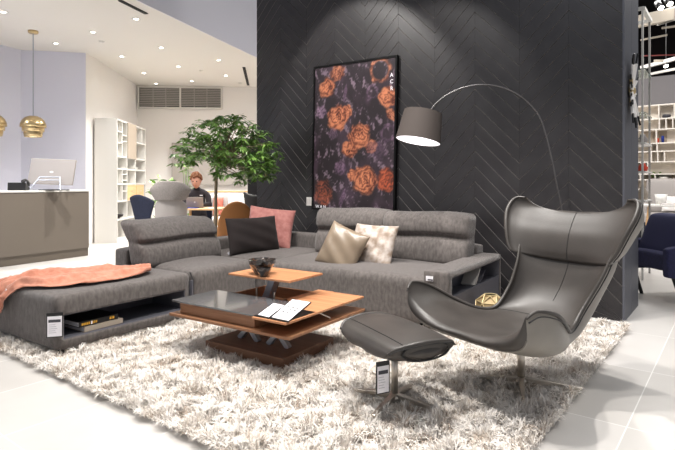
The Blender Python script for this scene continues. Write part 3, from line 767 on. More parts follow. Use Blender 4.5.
# ================================================================= ARC LAMP
base = P(566, 4.45)
lamp = empty('arc_floor_lamp', (base.x, base.y, 0), 0, 'steel arc floor lamp with a taupe drum shade reaching over the sofa', 'floor lamp')
def rel(v): return (v[0]-base.x, v[1]-base.y, v[2])
MB().lathe([(.0001, .0), (.16, .0), (.165, .01), (.165, .03), (.155, .04), (.0001, .042)], 40).build('lamp_base', M['blackmetal'], lamp, True)
pts = []
for px, py, z in ((566, None, 4.45), (565, 240, 4.45), (561.5, 207, 4.45), (556.5, 183, 4.45), (551.5, 157, 4.46), (541.5, 121, 4.49), (530, 104.5, 4.52), (515, 93, 4.54), (498, 86.5, 4.56), (480, 84.8, 4.58), (462, 88, 4.6), (446, 95.5, 4.6), (436, 103.5, 4.6), (430, 111, 4.6)):
    pts.append(rel(P(px, z, .04 if py is None else Hh(py, z))))
pts = [tuple(p) for p in catmull(pts, 5)]
MB().tube(pts, .0072, 8).build('arc_arm', M['archmetal'], lamp, True)
sc_ = P(420.5, 4.6, Hh(127, 4.6)); r3 = Vector((_r[0], _r[1], 0)); f3 = Vector((_f[0], _f[1], 0))
ax = (Vector((0, 0, 1))+r3*.19+f3*.10).normalized(); xx = Vector((0, 1, 0)).cross(ax).normalized(); yy = ax.cross(xx)
SM = Matrix.Translation(Vector(rel(sc_))) @ Matrix((xx, yy, ax)).transposed().to_4x4()
MB().lathe([(.195, -.13), (.166, .13)], 48, mtx=SM).lathe([(.192, -.13), (.163, .129)], 48, mtx=SM).lathe([(.195, -.13), (.192, -.13)], 48, mtx=SM).lathe([(.166, .13), (.163, .129)], 48, mtx=SM).build('lamp_shade', M['shade'], lamp, True)
MB().lathe([(.0001, -.122), (.191, -.122)], 48, mtx=SM).build('diffuser', M['glow_soft'], lamp)
mb = MB(); mb.lathe([(.0001, .10), (.165, .10)], 40, mtx=SM); mb.build('shade_top', M['shade'], lamp)
MB().tube([SM @ Vector((0, 0, .09)), SM @ Vector((.02, 0, .15)), Vector(pts[-1])], .009, 8).build('ball_joint', M['steel'], lamp)

# ================================================================= SHELL SEATS (armchair + footstool)
def shell_rows(rows, n):
    return catmull(rows, n)     # each row: wi, be, ce, bi, ci, bo, co
def shell(name_in, name_out, rows, nsp, parent, m_in, m_out, ni=2.0, no=4.0, NT=22, close_in=(True, True), pipe=True):
    R = shell_rows(rows, nsp); NR = len(R)
    ph = [(-PI/2+PI*k/NT) for k in range(NT+1)]
    def ring(row, outer):
        wi, be, ce, bi, ci, bo, co = row; out = []
        for a in ph:
            s_, c_ = math.sin(a), math.cos(a)
            if outer:
                sx = math.copysign(abs(s_)**(2/no), s_); cc = max(0, c_)**(2/no); out.append((wi*1.012*sx, be+(bo-be)*cc, ce+(co-ce)*cc))
            else:
                sx = math.copysign(abs(s_)**(2/2.6), s_); cc = max(0, c_)**(2/1.7); out.append((wi*sx, be+(bi-be)*cc, ce+(ci-ce)*cc))
        return out
    I = [ring(r, False) for r in R]; O = [ring(r, True) for r in R]
    W1 = NT+1
    mb = MB(); vs = [p for r in I for p in r]
    fs = [(i*W1+j, i*W1+j+1, (i+1)*W1+j+1, (i+1)*W1+j) for i in range(NR-1) for j in range(NT)]
    # rolled front / top edges belong to the seat leather
    for (Ia, Oa, Ib) in ((I[0], O[0], I[1]), (I[-1], O[-1], I[-2])):
        k = len(vs)
        for j in range(W1):      # three rings rolling over
            pi, po, pn = Vector(Ia[j]), Vector(Oa[j]), Vector(Ib[j])
            d = (pi-pn).normalized(); th = (pi-po).length
            for t in (.0, .25, .5, .75, 1.):
                q = pi.lerp(po, t)+d*math.sin(t*PI)*min(.045, th*.45); vs.append(tuple(q))
        for j in range(NT):
            for t in range(4): fs.append((k+j*5+t, k+j*5+t+1, k+(j+1)*5+t+1, k+(j+1)*5+t))
    mb.add(vs, fs); a = mb.build(name_in, m_in, parent, True, weld=True)
    mb = MB(); vs = [p for r in O for p in r]; mb.add(vs, [(i*W1+j, i*W1+j+1, (i+1)*W1+j+1, (i+1)*W1+j) for i in range(NR-1) for j in range(NT)])
    b = mb.build(name_out, m_out, parent, True, weld=True)
    if pipe:
        for side in (0, -1):
            sd = -1 if side == 0 else 1; jj = 0 if side == 0 else NT
            MB().tube([Vector(r[side])+Vector((sd*.006, 0, -.004)) for r in I], [.005+.008*math.sin(PI*min(1, max(0, (i+1)/len(I)))) for i in range(len(I))], 10).build('edge_roll', m_in, parent, True)
            q1 = [Vector(O[i][side]).lerp(Vector(O[i][1 if side == 0 else NT-1]), .0)+Vector((sd*.013, (O[i][NT//2][1]-O[i][side][1])*.10, (O[i][NT//2][2]-O[i][side][2])*.10)) for i in range(len(O))]
            MB().tube(q1, .0035, 6).build('edge_piping', M['leather_dark'], parent, True)
            MB().tube([(r[side][0]*1.0, r[side][1], r[side][2]) for r in [ring_in(rr, .93) for rr in I]], .004, 6) if False else None
    MB().tube([Vector(p) for p in O[0][2:-2]], .0045, 6).build('front_piping', M['leather_side'], parent, True)
    return I, O
def star_base(parent, ang0, length, top, r=.019, nleg=4):
    MB().lathe([(.0001, .05), (r, .05), (r, top), (.0001, top)], 24).build('stem', M['steel'], parent, True)
    MB().lathe([(.0001, .036), (.032, .036), (.034, .06), (.022, .075), (.0001, .075)], 24).build('hub', M['steel'], parent, True)
    for k in range(nleg):
        a = math.radians(ang0)+2*PI*k/nleg; d = Vector((math.cos(a), math.sin(a), 0)); s = Vector((-d.y, d.x, 0))
        vs = []
        for (t, w, z0, z1) in ((.02, .017, .052, .080), (.6, .013, .044, .066), (1., .011, .036, .052)):
            p = d*length*t
            vs += [p+s*w+Vector((0, 0, z0)), p-s*w+Vector((0, 0, z0)), p-s*w+Vector((0, 0, z1)), p+s*w+Vector((0, 0, z1))]
        fs = [(0, 1, 2, 3), (11, 10, 9, 8)]+[(4*i+q, 4*i+(q+1) % 4, 4*i+4+(q+1) % 4, 4*i+4+q) for i in range(2) for q in range(4)]
        MB().add(vs, fs).build('leg', M['steel'], parent, bevel=.003)

HUB = Vector((-.970, 2.967, 0))
FA = math.atan2(-.94, -.34)             # facing direction of the chair
# chair local frame: x = side (a, towards the viewer), y = -facing ... use x=a, y=b(forward) mirrored by rotation
a_dir = Vector((.94, -.34, 0)).normalized(); b_dir = Vector((-.34, -.94, 0)).normalized()
def frame_obj(t, a_dir, b_dir, loc):
    """empty whose local x is a_dir; the forward axis is local -y"""
    t.location = loc; t.rotation_euler = (0, 0, math.atan2(a_dir.y, a_dir.x))
chair = empty('swivel_armchair', (0, 0, 0), 0, 'dark grey leather swivel armchair with winged headrest on a steel star base', 'armchair')
frame_obj(chair, a_dir, b_dir, HUB)
def rowsflip(rows): return [(w, -be, ce, -bi, ci, -bo, co) for (w, be, ce, bi, ci, bo, co) in rows]
body = rowsflip([
    # wi,   be,   ce,    bi,   ci,    bo,   co
    (.395, .48, .555,  .46, .400,  .45, .355),
    (.416, .425, .585,  .36, .395,  .36, .325),
    (.418, .29, .550,  .22, .385,  .24, .292),
    (.365, .14, .465,  .08, .372,  .10, .280),
    (.292, .01, .405, -.08, .372, -.06, .290),
    (.252, -.10, .412, -.23, .420, -.24, .325),
    (.250, -.20, .520, -.32, .520, -.38, .430),
    (.268, -.26, .640, -.365, .64, -.44, .58),
    (.288, -.31, .750, -.40, .75, -.47, .71),
    (.308, -.34, .815, -.42, .815, -.47, .80)])
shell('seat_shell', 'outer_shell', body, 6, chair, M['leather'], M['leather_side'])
head = rowsflip([
    (.310, -.262, .735, -.365, .700, -.45, .735),
    (.342, -.268, .785, -.362, .755, -.475, .775),
    (.378, -.295, .885, -.378, .84, -.510, .85),
    (.405, -.335, .975, -.410, .905, -.522, .905),
    (.400, -.378, 1.040, -.440, .955, -.515, .955),
    (.372, -.402, 1.066, -.455, .972, -.500, .968),
    (.325, -.418, 1.066, -.465, .978, -.490, .975)])
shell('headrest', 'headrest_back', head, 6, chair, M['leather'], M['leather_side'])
# seams down the back and across the seat
def seam_pts(rows, frac, i0, i1, off=.0015):
    R = catmull(rows, 6); out = []
    for r in R[int(i0*(len(R)-1)):int(i1*(len(R)-1))+1]:
        wi, be, ce, bi, ci, bo, co = r
        a = frac*PI/2; s_, c_ = math.sin(a), math.cos(a)
        out.append((wi*math.copysign(abs(s_)**(2/2.6), s_), be+(bi-be)*c_**(2/1.7), ce+(ci-ce)*c_**(2/1.7)+off))
    return out
MB().tube(seam_pts(body, 0.0, .62, 1.), .0022, 6).build('seam', M['leather_dark'], chair)
MB().tube(seam_pts(head, 0.0, 0, 1.), .0022, 6).build('seam', M['leather_dark'], chair)
R_ = catmull(body, 6)
def row_curve(rows, idx, off=.001):
    wi, be, ce, bi, ci, bo, co = catmull(rows, 6)[idx]; out = []
    for k in range(1, 22):
        a = -PI/2+PI*k/22; s_, c_ = math.sin(a), math.cos(a)
        out.append((wi*math.copysign(abs(s_)**(2/2.6), s_), be+(bi-be)*c_**(2/1.7), ce+(ci-ce)*c_**(2/1.7)+off))
    return out
MB().tube(row_curve(body, 27), .0022, 6).build('seam', M['leather_dark'], chair)
for ch in chair.children:          # the upper part of the shell sits turned a touch on the swivel
    for v in ch.data.vertices:
        k = max(0., min(1., (v.co.z-.42)/.28)) if v.co.y > -.06 else 0.
        v.co.x += .038*k*k*(3-2*k)
star_base(chair, -50, .31, .30, .021)

OH = Vector((-1.412, 2.345, 0))
stool = empty('footstool', OH, math.radians(-27), 'grey leather saddle shaped footstool on a steel star base', 'footstool')
srows = rowsflip([
    (.235, .190, .372, .195, .372, .18, .335),
    (.262, .155, .400, .165, .405, .15, .318),
    (.280, .08, .415, .08, .425, .08, .308),
    (.285, .0, .420, .0, .428, .0, .305),
    (.280, -.08, .415, -.08, .425, -.08, .308),
    (.262, -.150, .400, -.155, .410, -.15, .322),
    (.240, -.185, .375, -.185, .385, -.18, .338)])
shell('seat_pad', 'under_shell', srows, 5, stool, M['leather'], M['leather'])
MB().tube(row_curve(srows, 9), .002, 6).build('seam', M['leather_dark'], stool)
MB().lathe([(.0001, -1), (.5, -.86), (.86, -.5), (1, 0), (.86, .5), (.5, .86), (.0001, 1)], 32, mtx=Matrix.Translation((.258, 0, .366)) @ Matrix.Diagonal((.036, .124, .038, 1)) @ Matrix.Rotation(PI/2, 4, 'Y')).build('end_pad', M['leather'], stool, True)
MB().tube([(.276, .131*math.cos(2*PI*k/40), .368+.040*math.sin(2*PI*k/40)) for k in range(40)], .0055, 8, closed=True).build('end_piping', M['leather_dark'], stool, True)
star_base(stool, -58, .235, .31, .017)
tp = P(383, 2.50, .292)
tagcard('price_tag', tp, YAW+.45, .062, .125, 'white price tag in black holder hanging under the footstool')

# gold wire basket
bc = P(490.5, 4.13); t = empty('wire_basket', (bc.x, bc.y, 0), .3, 'gold geometric wire basket on the rug by the sofa arm', 'basket')
ringz = [(.085, .02), (.13, .13), (.11, .235), (.05, .285)]; nn = 6
pr = [[(r*math.cos(2*PI*(k+.5*(i % 2))/nn), r*math.sin(2*PI*(k+.5*(i % 2))/nn), z) for k in range(nn)] for i, (r, z) in enumerate(ringz)]
mb = MB()
for i in range(4):
    mb.tube(pr[i], .004, 6, closed=True)
    if i < 3:
        for k in range(nn):
            mb.tube([pr[i][k], pr[i+1][k]], .004, 6); mb.tube([pr[i][(k+1) % nn], pr[i+1][k]] if i % 2 == 0 else [pr[i][k], pr[i+1][(k+1) % nn]], .004, 6)
mb.build('wire_frame', M['goldwire'], t)
mb = MB(); mb.add([p for r in [[(q[0]*.95, q[1]*.95, q[2]) for q in rr] for rr in pr[:4]] for p in r], [(i*nn+k, i*nn+(k+1) % nn, (i+1)*nn+(k+1) % nn, (i+1)*nn+k) for i in range(3) for k in range(nn)])
mb.build('mesh_lining', M['goldmesh'], t)

# ================================================================= PAINTING
pc = Vector((-3.522, WY, 1.684)); roll = math.radians(1.1); PW, PH = 1.165, 1.715
pic = empty('framed_picture', pc, 0, 'large framed picture of orange roses on black hanging above the sofa', 'picture')
pic.rotation_euler = (0, roll, 0)
mb = MB(); fw = .022
mb.box(-PW/2, -PW/2+fw, -.045, -.002, -PH/2, PH/2).box(PW/2-fw, PW/2, -.045, -.002, -PH/2, PH/2).box(-PW/2+fw, PW/2-fw, -.045, -.002, PH/2-fw, PH/2).box(-PW/2+fw, PW/2-fw, -.045, -.002, -PH/2, -PH/2+fw)
mb.build('frame', M['blackmetal'], pic)
def canvas():
    nu, nv = 210, 300
    U = np.linspace(-PW/2+fw, PW/2-fw, nu+1); V = np.linspace(-PH/2+fw, PH/2-fw, nv+1)
    X, Z = np.meshgrid(U, V, indexing='ij')
    def loc(px, py):
        t = (px-CX)/FPX; dx = _f[0]+t*_r[0]; dy = _f[1]+t*_r[1]; z = 4.91/dy
        wx, wz = dx*z-pc.x, CAM_H-(py-HY)/FPX*z-pc.z
        return wx*math.cos(roll)-wz*math.sin(roll), wx*math.sin(roll)+wz*math.cos(roll), z/FPX
    r = np.random.default_rng(5)
    def ns(k, sd, oc=4):
        q = np.random.default_rng(sd); z = 0
        for o in range(oc):
            for i in range(4):
                th = q.uniform(0, 2*PI); f = k*(2**o)*q.uniform(.7, 1.4); z = z+np.sin((X*math.cos(th)+Z*math.sin(th))*f+q.uniform(0, 6.3)+1.5*np.sin(X*f*.4+o))*(.62**o)
        return z/4
    n1, n2, n3 = ns(9, 1), ns(28, 2), ns(60, 3)
    C = np.zeros(X.shape+(3,))
    bg = np.array([.17, .14, .155]); C[:] = bg
    C += (np.clip(n1+.1, 0, 1)[..., None])*np.array([.10, .07, .10])
    sp = np.clip(n2*.8+n3*1.1-.36+.25*n1, 0, 1)[..., None]*1.2
    C = C*(1-np.clip(sp, 0, 1))+np.clip(sp, 0, 1)*np.array([.50, .43, .48])
    top = np.clip((Z/PH*2-.55), 0, 1)[..., None]; C = C*(1-.35*top)+.35*top*np.array([.40, .34, .42])*(.7+.4*n2[..., None])
    def blob(px, py, R, ax=1., rot=0., inner=None, col=(.88, .56, .40), dark=(.32, .15, .12), k=13, st=1., ph=0., freq=1):
        nonlocal C
        cx, cz, s = loc(px, py); rr = R*s*1.13; k = k*1.55
        dx, dz = X-cx, Z-cz; c_, s_ = math.cos(rot), math.sin(rot); a = (dx*c_+dz*s_)/ax; b = (-dx*s_+dz*c_)
        rho = np.hypot(a, b)/rr; th = np.arctan2(b, a)
        edge = 1+.055*np.sin(5*th+ph)+.04*np.sin(8*th+ph*2)+.07*n2+.05*n3
        wv = rho*k*.8+freq*th*.5+1.6*np.sin(2*th+ph+3*rho)+1.1*np.sin(5*th-ph-6*rho)+2.6*n2+1.6*n3+2*n1
        pet = np.clip(.64+.34*np.sin(wv)+.30*n3+.16*np.cos(th-1.2-ph), 0, 1)*(1-.22*rho)
        al = np.clip((edge-rho)*4.5, 0, 1)*st
        if inner: al = al*np.clip((rho-inner)*6, 0, 1)
        pc_ = np.array(dark)*(1-pet[..., None])+np.array(col)*pet[..., None]
        C = C*(1-al[..., None])+pc_*al[..., None]
    O_ = dict()
    blob(337, 73, 8, 1.1, .5, st=.85, ph=1, k=9); blob(326.5, 88, 9.5, 1.05, .4, ph=2, k=9)
    blob(346, 112, 7, 1, .3, k=8, ph=4); blob(337, 118, 12.5, 1., .3, ph=3, k=14)
    blob(380, 70, 12.5, 1., 0, inner=.60, st=.9, ph=.5, k=8); blob(388, 97, 10.5, 1.1, -.5, ph=2.4, k=9); blob(391, 114, 7, .7, .7, ph=5, k=7, st=.85)
    blob(349, 149, 8, 1.2, -.3, ph=1.2, k=5); blob(371, 146, 7, 1, 0, ph=.2, k=6); blob(359, 136, 12.5, 1.05, 0, ph=4.2, k=17, freq=2)
    blob(386, 180, 12, .9, .2, ph=2.1, k=12, st=.9, col=(.84, .40, .25)); blob(352, 175, 6, 1, .5, ph=.9, k=5); blob(364.5, 180, 14.5, 1., .1, ph=1.9, k=19, freq=2)
    blob(323, 193, 13, .85, .2, ph=3.3, k=14, st=.72, col=(.78, .38, .24), dark=(.16, .08, .08))
    pu = dict(col=(.55, .43, .53), dark=(.24, .18, .24))
    blob(340, 168, 7.5, 1, 0, ph=1, k=9, st=.75, **pu); blob(321, 112, 6.5, 1, 0, ph=2, k=3, freq=9, st=.8, col=(.75, .62, .72), dark=(.3, .22, .3)); blob(333, 134, 6, 1, .4, k=9, st=.55, **pu)
    blob(388, 133, 9, 1.1, .3, inner=.5, k=6, st=.7, **pu); blob(372, 92, 7, 1., .2, inner=.55, k=5, st=.6, **pu)
    blob(345, 93, 9, .22, -.15, k=8, st=.7, **pu); blob(342, 198, 9, .3, -.35, k=9, st=.75, **pu); blob(376, 150, 8, 1.6, -.5, k=12, st=.4, **pu)
    vs = np.stack([X, np.full(X.shape, -.035), Z], -1).reshape(-1, 3)
    C = np.clip(C, 0, 1); C = np.where(C <= .04045, C/12.92, ((C+.055)/1.055)**2.4).reshape(-1, 3)
    i = np.arange(nu)[:, None]*(nv+1)+np.arange(nv)[None]; i = i.reshape(-1)
    F = np.stack([i, i+nv+1, i+nv+2, i+1], 1)
    me = bpy.data.meshes.new('canvas'); me.from_pydata(vs.tolist(), [], F.tolist()); me.update()
    ca = me.color_attributes.new('art', 'FLOAT_COLOR', 'POINT'); ca.data.foreach_set('color', np.concatenate([C, np.ones((len(C), 1))], 1).astype(np.float32).reshape(-1))
    m = bpy.data.materials.new('rose_print'); m.use_nodes = True; nt = m.node_tree; b = nt.nodes['Principled BSDF']
    at = nt.nodes.new('ShaderNodeAttribute'); at.attribute_name = 'art'; nt.links.new(at.outputs['Color'], b.inputs['Base Color']); b.inputs['Roughness'].default_value = .38
    o = link('canvas', me, m, pic, True)
    def lett(s, px, py, size, nm='lettering'):
        x, z, _ = loc(px, py); text_mesh(nm, s, size, M['paper'], o, Matrix.Translation((x, -.037, z)) @ Matrix.Rotation(PI/2, 4, 'X'))
    lett('W A N', 320.5, 206.8, .052)
    for s, y in (('A', 75), ('C', 81.5), ('R', 88.5)): lett(s, 391.5, y, .060)
canvas()
# wall switch plate
wp = Vector((-4.19, WY, .93)); t = empty('switch_plate', wp, 0, 'small white double switch plate on the dark wall left of the picture', 'switch')
MB().box(-.04, .04, -.010, 0, -.052, .052).build('plate', M['white'], t, bevel=.002)
for x in (-.017, .017): MB().box(x-.012, x+.012, -.014, -.010, -.03, .03).build('rocker', M['palecloth'], t)
# starburst ornament on the end of the panelled wall
sp = Vector((WX1+.003, 5.18, 1.95)); t = empty('starburst_ornament', sp, 0, 'brass and black starburst ornament on the slate end of the dark wall', 'wall ornament')
for k in range(24):
    a = 2*PI*k/24+.1; L_ = (.33 if abs(math.sin(a)) > .80 else (.2 if abs(math.sin(a)) > .5 else .13))*(.84+.08*((k*7) % 3))
    d = Vector((.04+.04*(k % 3), math.cos(a)*.8, math.sin(a))).normalized(); o0 = Vector((.02, 0, 0))
    ry = MB().tube([o0+d*.02, o0+d*L_*.72], .014, 6).build('ray', M['wallwhite' if k % 3 else 'brass'], t)
    MB().tube([o0+d*L_*.72, o0+d*L_], .008, 6).build('tip', M['black'], ry)
MB().lathe([(.0001, 0), (.04, 0), (.045, .02), (.02, .05), (.0001, .055)], 16, mtx=Matrix.Rotation(PI/2, 4, 'Y')).build('boss', M['brass'], t, True)

# ================================================================= TREE & PLANTS
def leaf_geo(vs, fs, base, d, nrm, L_, W_):
    s = d.cross(nrm).normalized(); k = len(vs)
    pts = [base, base+d*L_*.35+s*W_*.5, base+d*L_*.35-s*W_*.5, base+d*L_*.75+s*W_*.36-nrm*L_*.06, base+d*L_*.75-s*W_*.36-nrm*L_*.06, base+d*L_-nrm*L_*.16, base+d*L_*.38-nrm*W_*.12]
    vs += [tuple(p) for p in pts]
    fs += [(k, k+1, k+6), (k, k+6, k+2), (k+1, k+3, k+5, k+6), (k+2, k+6, k+5, k+4)]
def tree():
    c = P(215, 6.42); t = empty('indoor_tree', (c.x, c.y, 0), 0, 'green leafy indoor tree with a slim trunk behind the sofa', 'tree')
    MB().lathe([(.0001, 0), (.13, 0), (.17, .32), (.155, .32), (.15, .28), (.0001, .28)], 28).build('pot', M['pot'], t, True)
    MB().lathe([(.0001, .285), (.148, .285)], 20).build('soil', M['soil'], t)
    cen = P(225.5, 6.27, 0)-c; cen.z = 1.54
    tr = [(0, 0, .28), (.01, .0, .8), (.02, .0, 1.15), (.045, .0, 1.36), (cen.x*.6, cen.y*.6, 1.55), (cen.x, cen.y, 1.75)]
    tr = [tuple(q) for q in catmull(tr, 5)]
    MB().tube(tr, [.024-.012*i/len(tr) for i in range(len(tr))], 10).build('trunk', M['bark'], t, True)
    vs, fs = [], []; br = MB(); rnd = random.Random(4)
    for i in range(380):
        while True:
            q = Vector((rnd.uniform(-1, 1), rnd.uniform(-1, 1), rnd.uniform(-.85, 1)))
            if .30 < q.length < 1 and not (q.x < -.25 and q.z < -.25): break
        # broad dome in the camera's sideways direction, thinner in depth
        off = r3*(q.x*.64+.02)+f3*(q.y*.44)+Vector((0, 0, q.z*.43+.03-.11*abs(q.x)))
        tip = cen+off
        root = cen*.8+off*.25; root.z = min(tip.z, 1.45+.1*q.z)
        if i % 5 == 0:
            br.tube([Vector((tr[-7][0], tr[-7][1], 1.38)), (root+tip)/2+Vector((0, 0, .05)), tip], [.007, .005, .002], 5)
        n = rnd.randint(7, 10); az = rnd.uniform(0, 2*PI); hd = Vector((math.cos(az), math.sin(az), rnd.uniform(-.5, .3))).normalized()
        for k in range(n):
            a2 = 2*PI*k/n+rnd.uniform(-.2, .2); up = Vector((0, 0, 1))
            d = (Vector((math.cos(a2), math.sin(a2), rnd.uniform(-.75, .15)))+hd*.5).normalized()
            nn = (up+Vector((rnd.uniform(-.5, .5), rnd.uniform(-.5, .5), 0))).normalized()
            leaf_geo(vs, fs, tip+d*.012, d, nn, rnd.uniform(.055, .095), rnd.uniform(.024, .036))
    br.build('branches', M['bark'], t)
    me = bpy.data.meshes.new('foliage'); me.from_pydata(vs, [], fs); me.update(); link('foliage', me, M['leaf'], t, False)
tree()
def bush(c, z0, z1, rad, n, label, name='potted_plant', ll=.14, seed=1, vine=False):
    t = empty(name, (c.x, c.y, 0), 0, label, 'plant'); rnd = random.Random(seed)
    MB().lathe([(.0001, 0), (.12, 0), (.15, z0), (.135, z0), (.0001, z0-.03)], 20).build('pot', M['pot'], t, True)
    vs, fs = [], []; st = MB()
    for i in range(n):
        a = rnd.uniform(0, 2*PI); r = rad*rnd.uniform(.2, 1); h = rnd.uniform(z0+.1, z1)
        tip = Vector((r*math.cos(a), r*math.sin(a), h))
        if i % 3 == 0: st.tube([(0, 0, z0-.02), tip*.5+Vector((0, 0, h*.4)), tip], .005, 5)
        for k in range(3):
            d = Vector((math.cos(a+k*.9-.9), math.sin(a+k*.9-.9), rnd.uniform(-.2, .9))).normalized()
            leaf_geo(vs, fs, tip, d, Vector((rnd.uniform(-.6, .6), rnd.uniform(-.6, .6), 1)).normalized(), ll*rnd.uniform(.7, 1.2), ll*.42)
    st.build('stems', M['leaf'], t)
    me = bpy.data.meshes.new('foliage'); me.from_pydata(vs, [], fs); me.update(); link('foliage', me, M['leaf'], t)
bush(P(160, 9.6), .35, 1.28, .20, 26, 'bushy green potted plant between the bookcase and the grey wing chair', ll=.17, seed=3)
bush(P(186, 10.4), .35, 1.75, .13, 34, 'slender tall green plant beside the seated person', ll=.12, seed=5)

# ================================================================= background lounge furniture
def bshell(px, z, h0, h1, wide, depth, m, label, name, cat, yaw=0, top=.8, legs=True, m2=None, group=None, wing=0):
    c = P(px, z); t = empty(name, (c.x, c.y, 0), YAW+yaw, label, cat, group)
    def f(u, v):
        a = (u-.5)*PI*1.05; w = wide/2*(1-(1-top)*v**2)
        hh = h0+(h1-h0)*v*(1-.14*(abs(u-.5)*2)**3.5-.0)
        return Vector((w*math.sin(a), -depth*math.cos(a)*(1+.2*v)+depth*.5, hh))
    mb = MB(); mb.grid(f, 20, 12); mb.build('shell_back', M[m], t, True, solid=.05, sub=1)
    soft_box('seat', M[m2 or m], t, (0, depth*.25, h0+.06), (wide*.42, depth*.55, .07), .05, 8, (0, 0, .02))
    if legs:
        for sx in (-1, 1):
            for sy in (-1, 1): MB().tube([(sx*wide*.28, depth*.25+sy*depth*.3, h0), (sx*wide*.40, depth*.25+sy*depth*.5, 0)], .014, 8).build('leg', M['oak'], t)
    return t
# grey wing chair seen from the rear: lower back + wide headrest
c = P(169.5, 7.75); t = empty('wing_chair', (c.x, c.y, 0), YAW, 'light grey wing chair with a broad rounded headrest, seen from behind', 'armchair')
def wf(w0, w1, z0, z1, dep, y0):
    def f(u, v):
        a = (u-.5)*2; vv = v; w = (w0+(w1-w0)*vv)/2
        ztop = z0+(z1-z0)*vv
        ztop -= (1-vv)*0+vv*.055*(z1-z0)/.3*abs(a)**3
        return Vector((w*math.copysign(abs(a)**.85, a), y0+dep*(a*a), ztop))
    return f
MB().grid(wf(.42, .46, .40, .93, .10, 0), 18, 10).build('backrest', M['wing_light'], t, True, solid=.07, sub=1)
def hf(u, v):
    a = (u-.5)*2; w = .205+.080*math.sin(min(1, v*1.3)*PI/2)-.02*max(0, v-.7)/.3; x = w*math.copysign(abs(a)**.8, a)
    z = .90+.285*v-.13*abs(a)**2.6*v**2+.01*abs(a)**2*(1-v)
    return Vector((x*(1.02 if v > .5 else 1), -.04+.12*a*a-.02*math.sin(v*PI), z))
MB().grid(hf, 20, 12).build('headrest', M['wing'], t, True, solid=.07, sub=1)
soft_box('seat', M['wing'], t, (0, .28, .38), (.33, .30, .09), .06, 8)
MB().lathe([(.0001, .02), (.03, .02), (.03, .30), (.0001, .3)], 12, (0, .25, 0)).build('stem', M['steel'], t, True)
for k in range(4): MB().tube([(0, .25, .05), (.3*math.cos(k*PI/2+.5), .25+.3*math.sin(k*PI/2+.5), .02)], .014, 8).build('leg', M['steel'], t)
# navy shell chair
c = P(141, 8.5); t = empty('shell_chair', (c.x, c.y, 0), YAW-.25, 'navy shell chair with a flared back left of the grey wing chair', 'armchair')
def nf(u, v):
    a = (u-.5)*2; w = .10+.13*v
    x = w*a-.06*v; z = .45+.52*v*(1-.10*abs(a)**2.5-.12*(a > 0)*a)
    return Vector((x, .05+.08*a*a*v, z))
MB().grid(nf, 16, 12).build('shell_back', M['navy'], t, True, solid=.05, sub=1)
soft_box('seat', M['navy'], t, (0, .22, .44), (.26, .24, .06), .05, 8)
for sx in (-1, 1):
    for sy in (-1, 1): MB().tube([(sx*.17, .22+sy*.16, .40), (sx*.24, .22+sy*.22, 0)], .014, 8).build('leg', M['black'], t)
# tan round chair and black chair by the dark wall
c = P(237, 7.25); t = empty('tub_chair', (c.x, c.y, 0), YAW+.1, 'tan leather tub chair with a round back behind the sofa corner', 'armchair')
def tf(u, v):
    a = (u-.5)*PI; return Vector((.245*math.sin(a)*(1.0), -.05*math.cos(a), .42+(.49*math.cos(a)**.62 if abs(u-.5) < .499 else 0)*v))
MB().grid(tf, 28, 10).build('shell_back', M['tan'], t, True, solid=.045, sub=1)
soft_box('seat', M['tan'], t, (0, .20, .40), (.24, .22, .06), .05, 8)
for sx in (-1, 1):
    for sy in (-1, 1): MB().tube([(sx*.16, .2+sy*.14, .36), (sx*.2, .2+sy*.19, 0)], .014, 8).build('leg', M['oak'], t)
c = P(255, 7.98); t = empty('side_chair', (c.x, c.y, 0), YAW-.2, 'black leather side chair half hidden by the dark wall edge', 'armchair')
def kf(u, v):
    a = (u-.5)*2; return Vector(((.13+.09*v)*a, .10*a*a, .45+.58*v-(.05*math.cos(a*PI*.5))*v))
MB().grid(kf, 16, 10).build('shell_back', M['blackleather'], t, True, solid=.04, sub=1)
soft_box('seat', M['blackleather'], t, (0, .20, .43), (.22, .2, .05), .04, 8)
for sx in (-1, 1):
    for sy in (-1, 1): MB().tube([(sx*.15, .2+sy*.13, .40), (sx*.18, .2+sy*.17, 0)], .012, 8).build('leg', M['black'], t)
# dark partition by the wall
c = P(253.5, 8.6); t = MB().box(-.09, .09, -.03, .03, 0, 1.86, Matrix.Translation((c.x, c.y, 0)) @ Matrix.Rotation(YAW, 4, 'Z')).build('partition_panel', M['plank'])
tag(t, 'narrow dark standing panel beside the end of the dark wall', 'partition')

# table with laptop and seated person
c = P(204, 8.92); t = empty('work_table', (c.x, c.y, 0), YAW+.04, 'light oak work table in front of the seated person', 'table')
MB().box(-.33, .33, -.36, .34, .712, .737).build('tabletop', M['oak'], t, bevel=.004)
for sx in (-.30, .28):
    for sy in (-.33, .31): MB().box(sx-.018, sx+.018, sy-.018, sy+.018, 0, .712).build('leg', M['oak'], t)
lc = P(195, 8.86); lp = empty('laptop', (lc.x, lc.y, .737), YAW+.08, 'open silver laptop on the oak work table', 'laptop')
MB().box(-.14, .14, .0, .2, 0, .014).build('keyboard_deck', M['silver'], lp, bevel=.003)
Rl = Matrix.Translation((0, 0, .012)) @ Matrix.Rotation(math.radians(12), 4, 'X')
ld = MB().box(-.14, .14, -.006, .0, 0, .175, Rl).build('lid', M['silver'], lp, bevel=.002)
MB().lathe([(.0001, 0), (.014, 0)], 14, mtx=Rl @ Matrix.Translation((0, -.0075, .09)) @ Matrix.Rotation(PI/2, 4, 'X')).build('logo_mark', M['white'], ld)
nb = P(190, 8.72); tag(MB().box(-.13, .13, -.06, .09, .737, .752, Matrix.Translation((nb.x, nb.y, 0)) @ Matrix.Rotation(YAW, 4, 'Z')).build('fabric_folder', M['bluecloth'], bevel=.004), 'blue folder lying on the oak work table', 'folder')
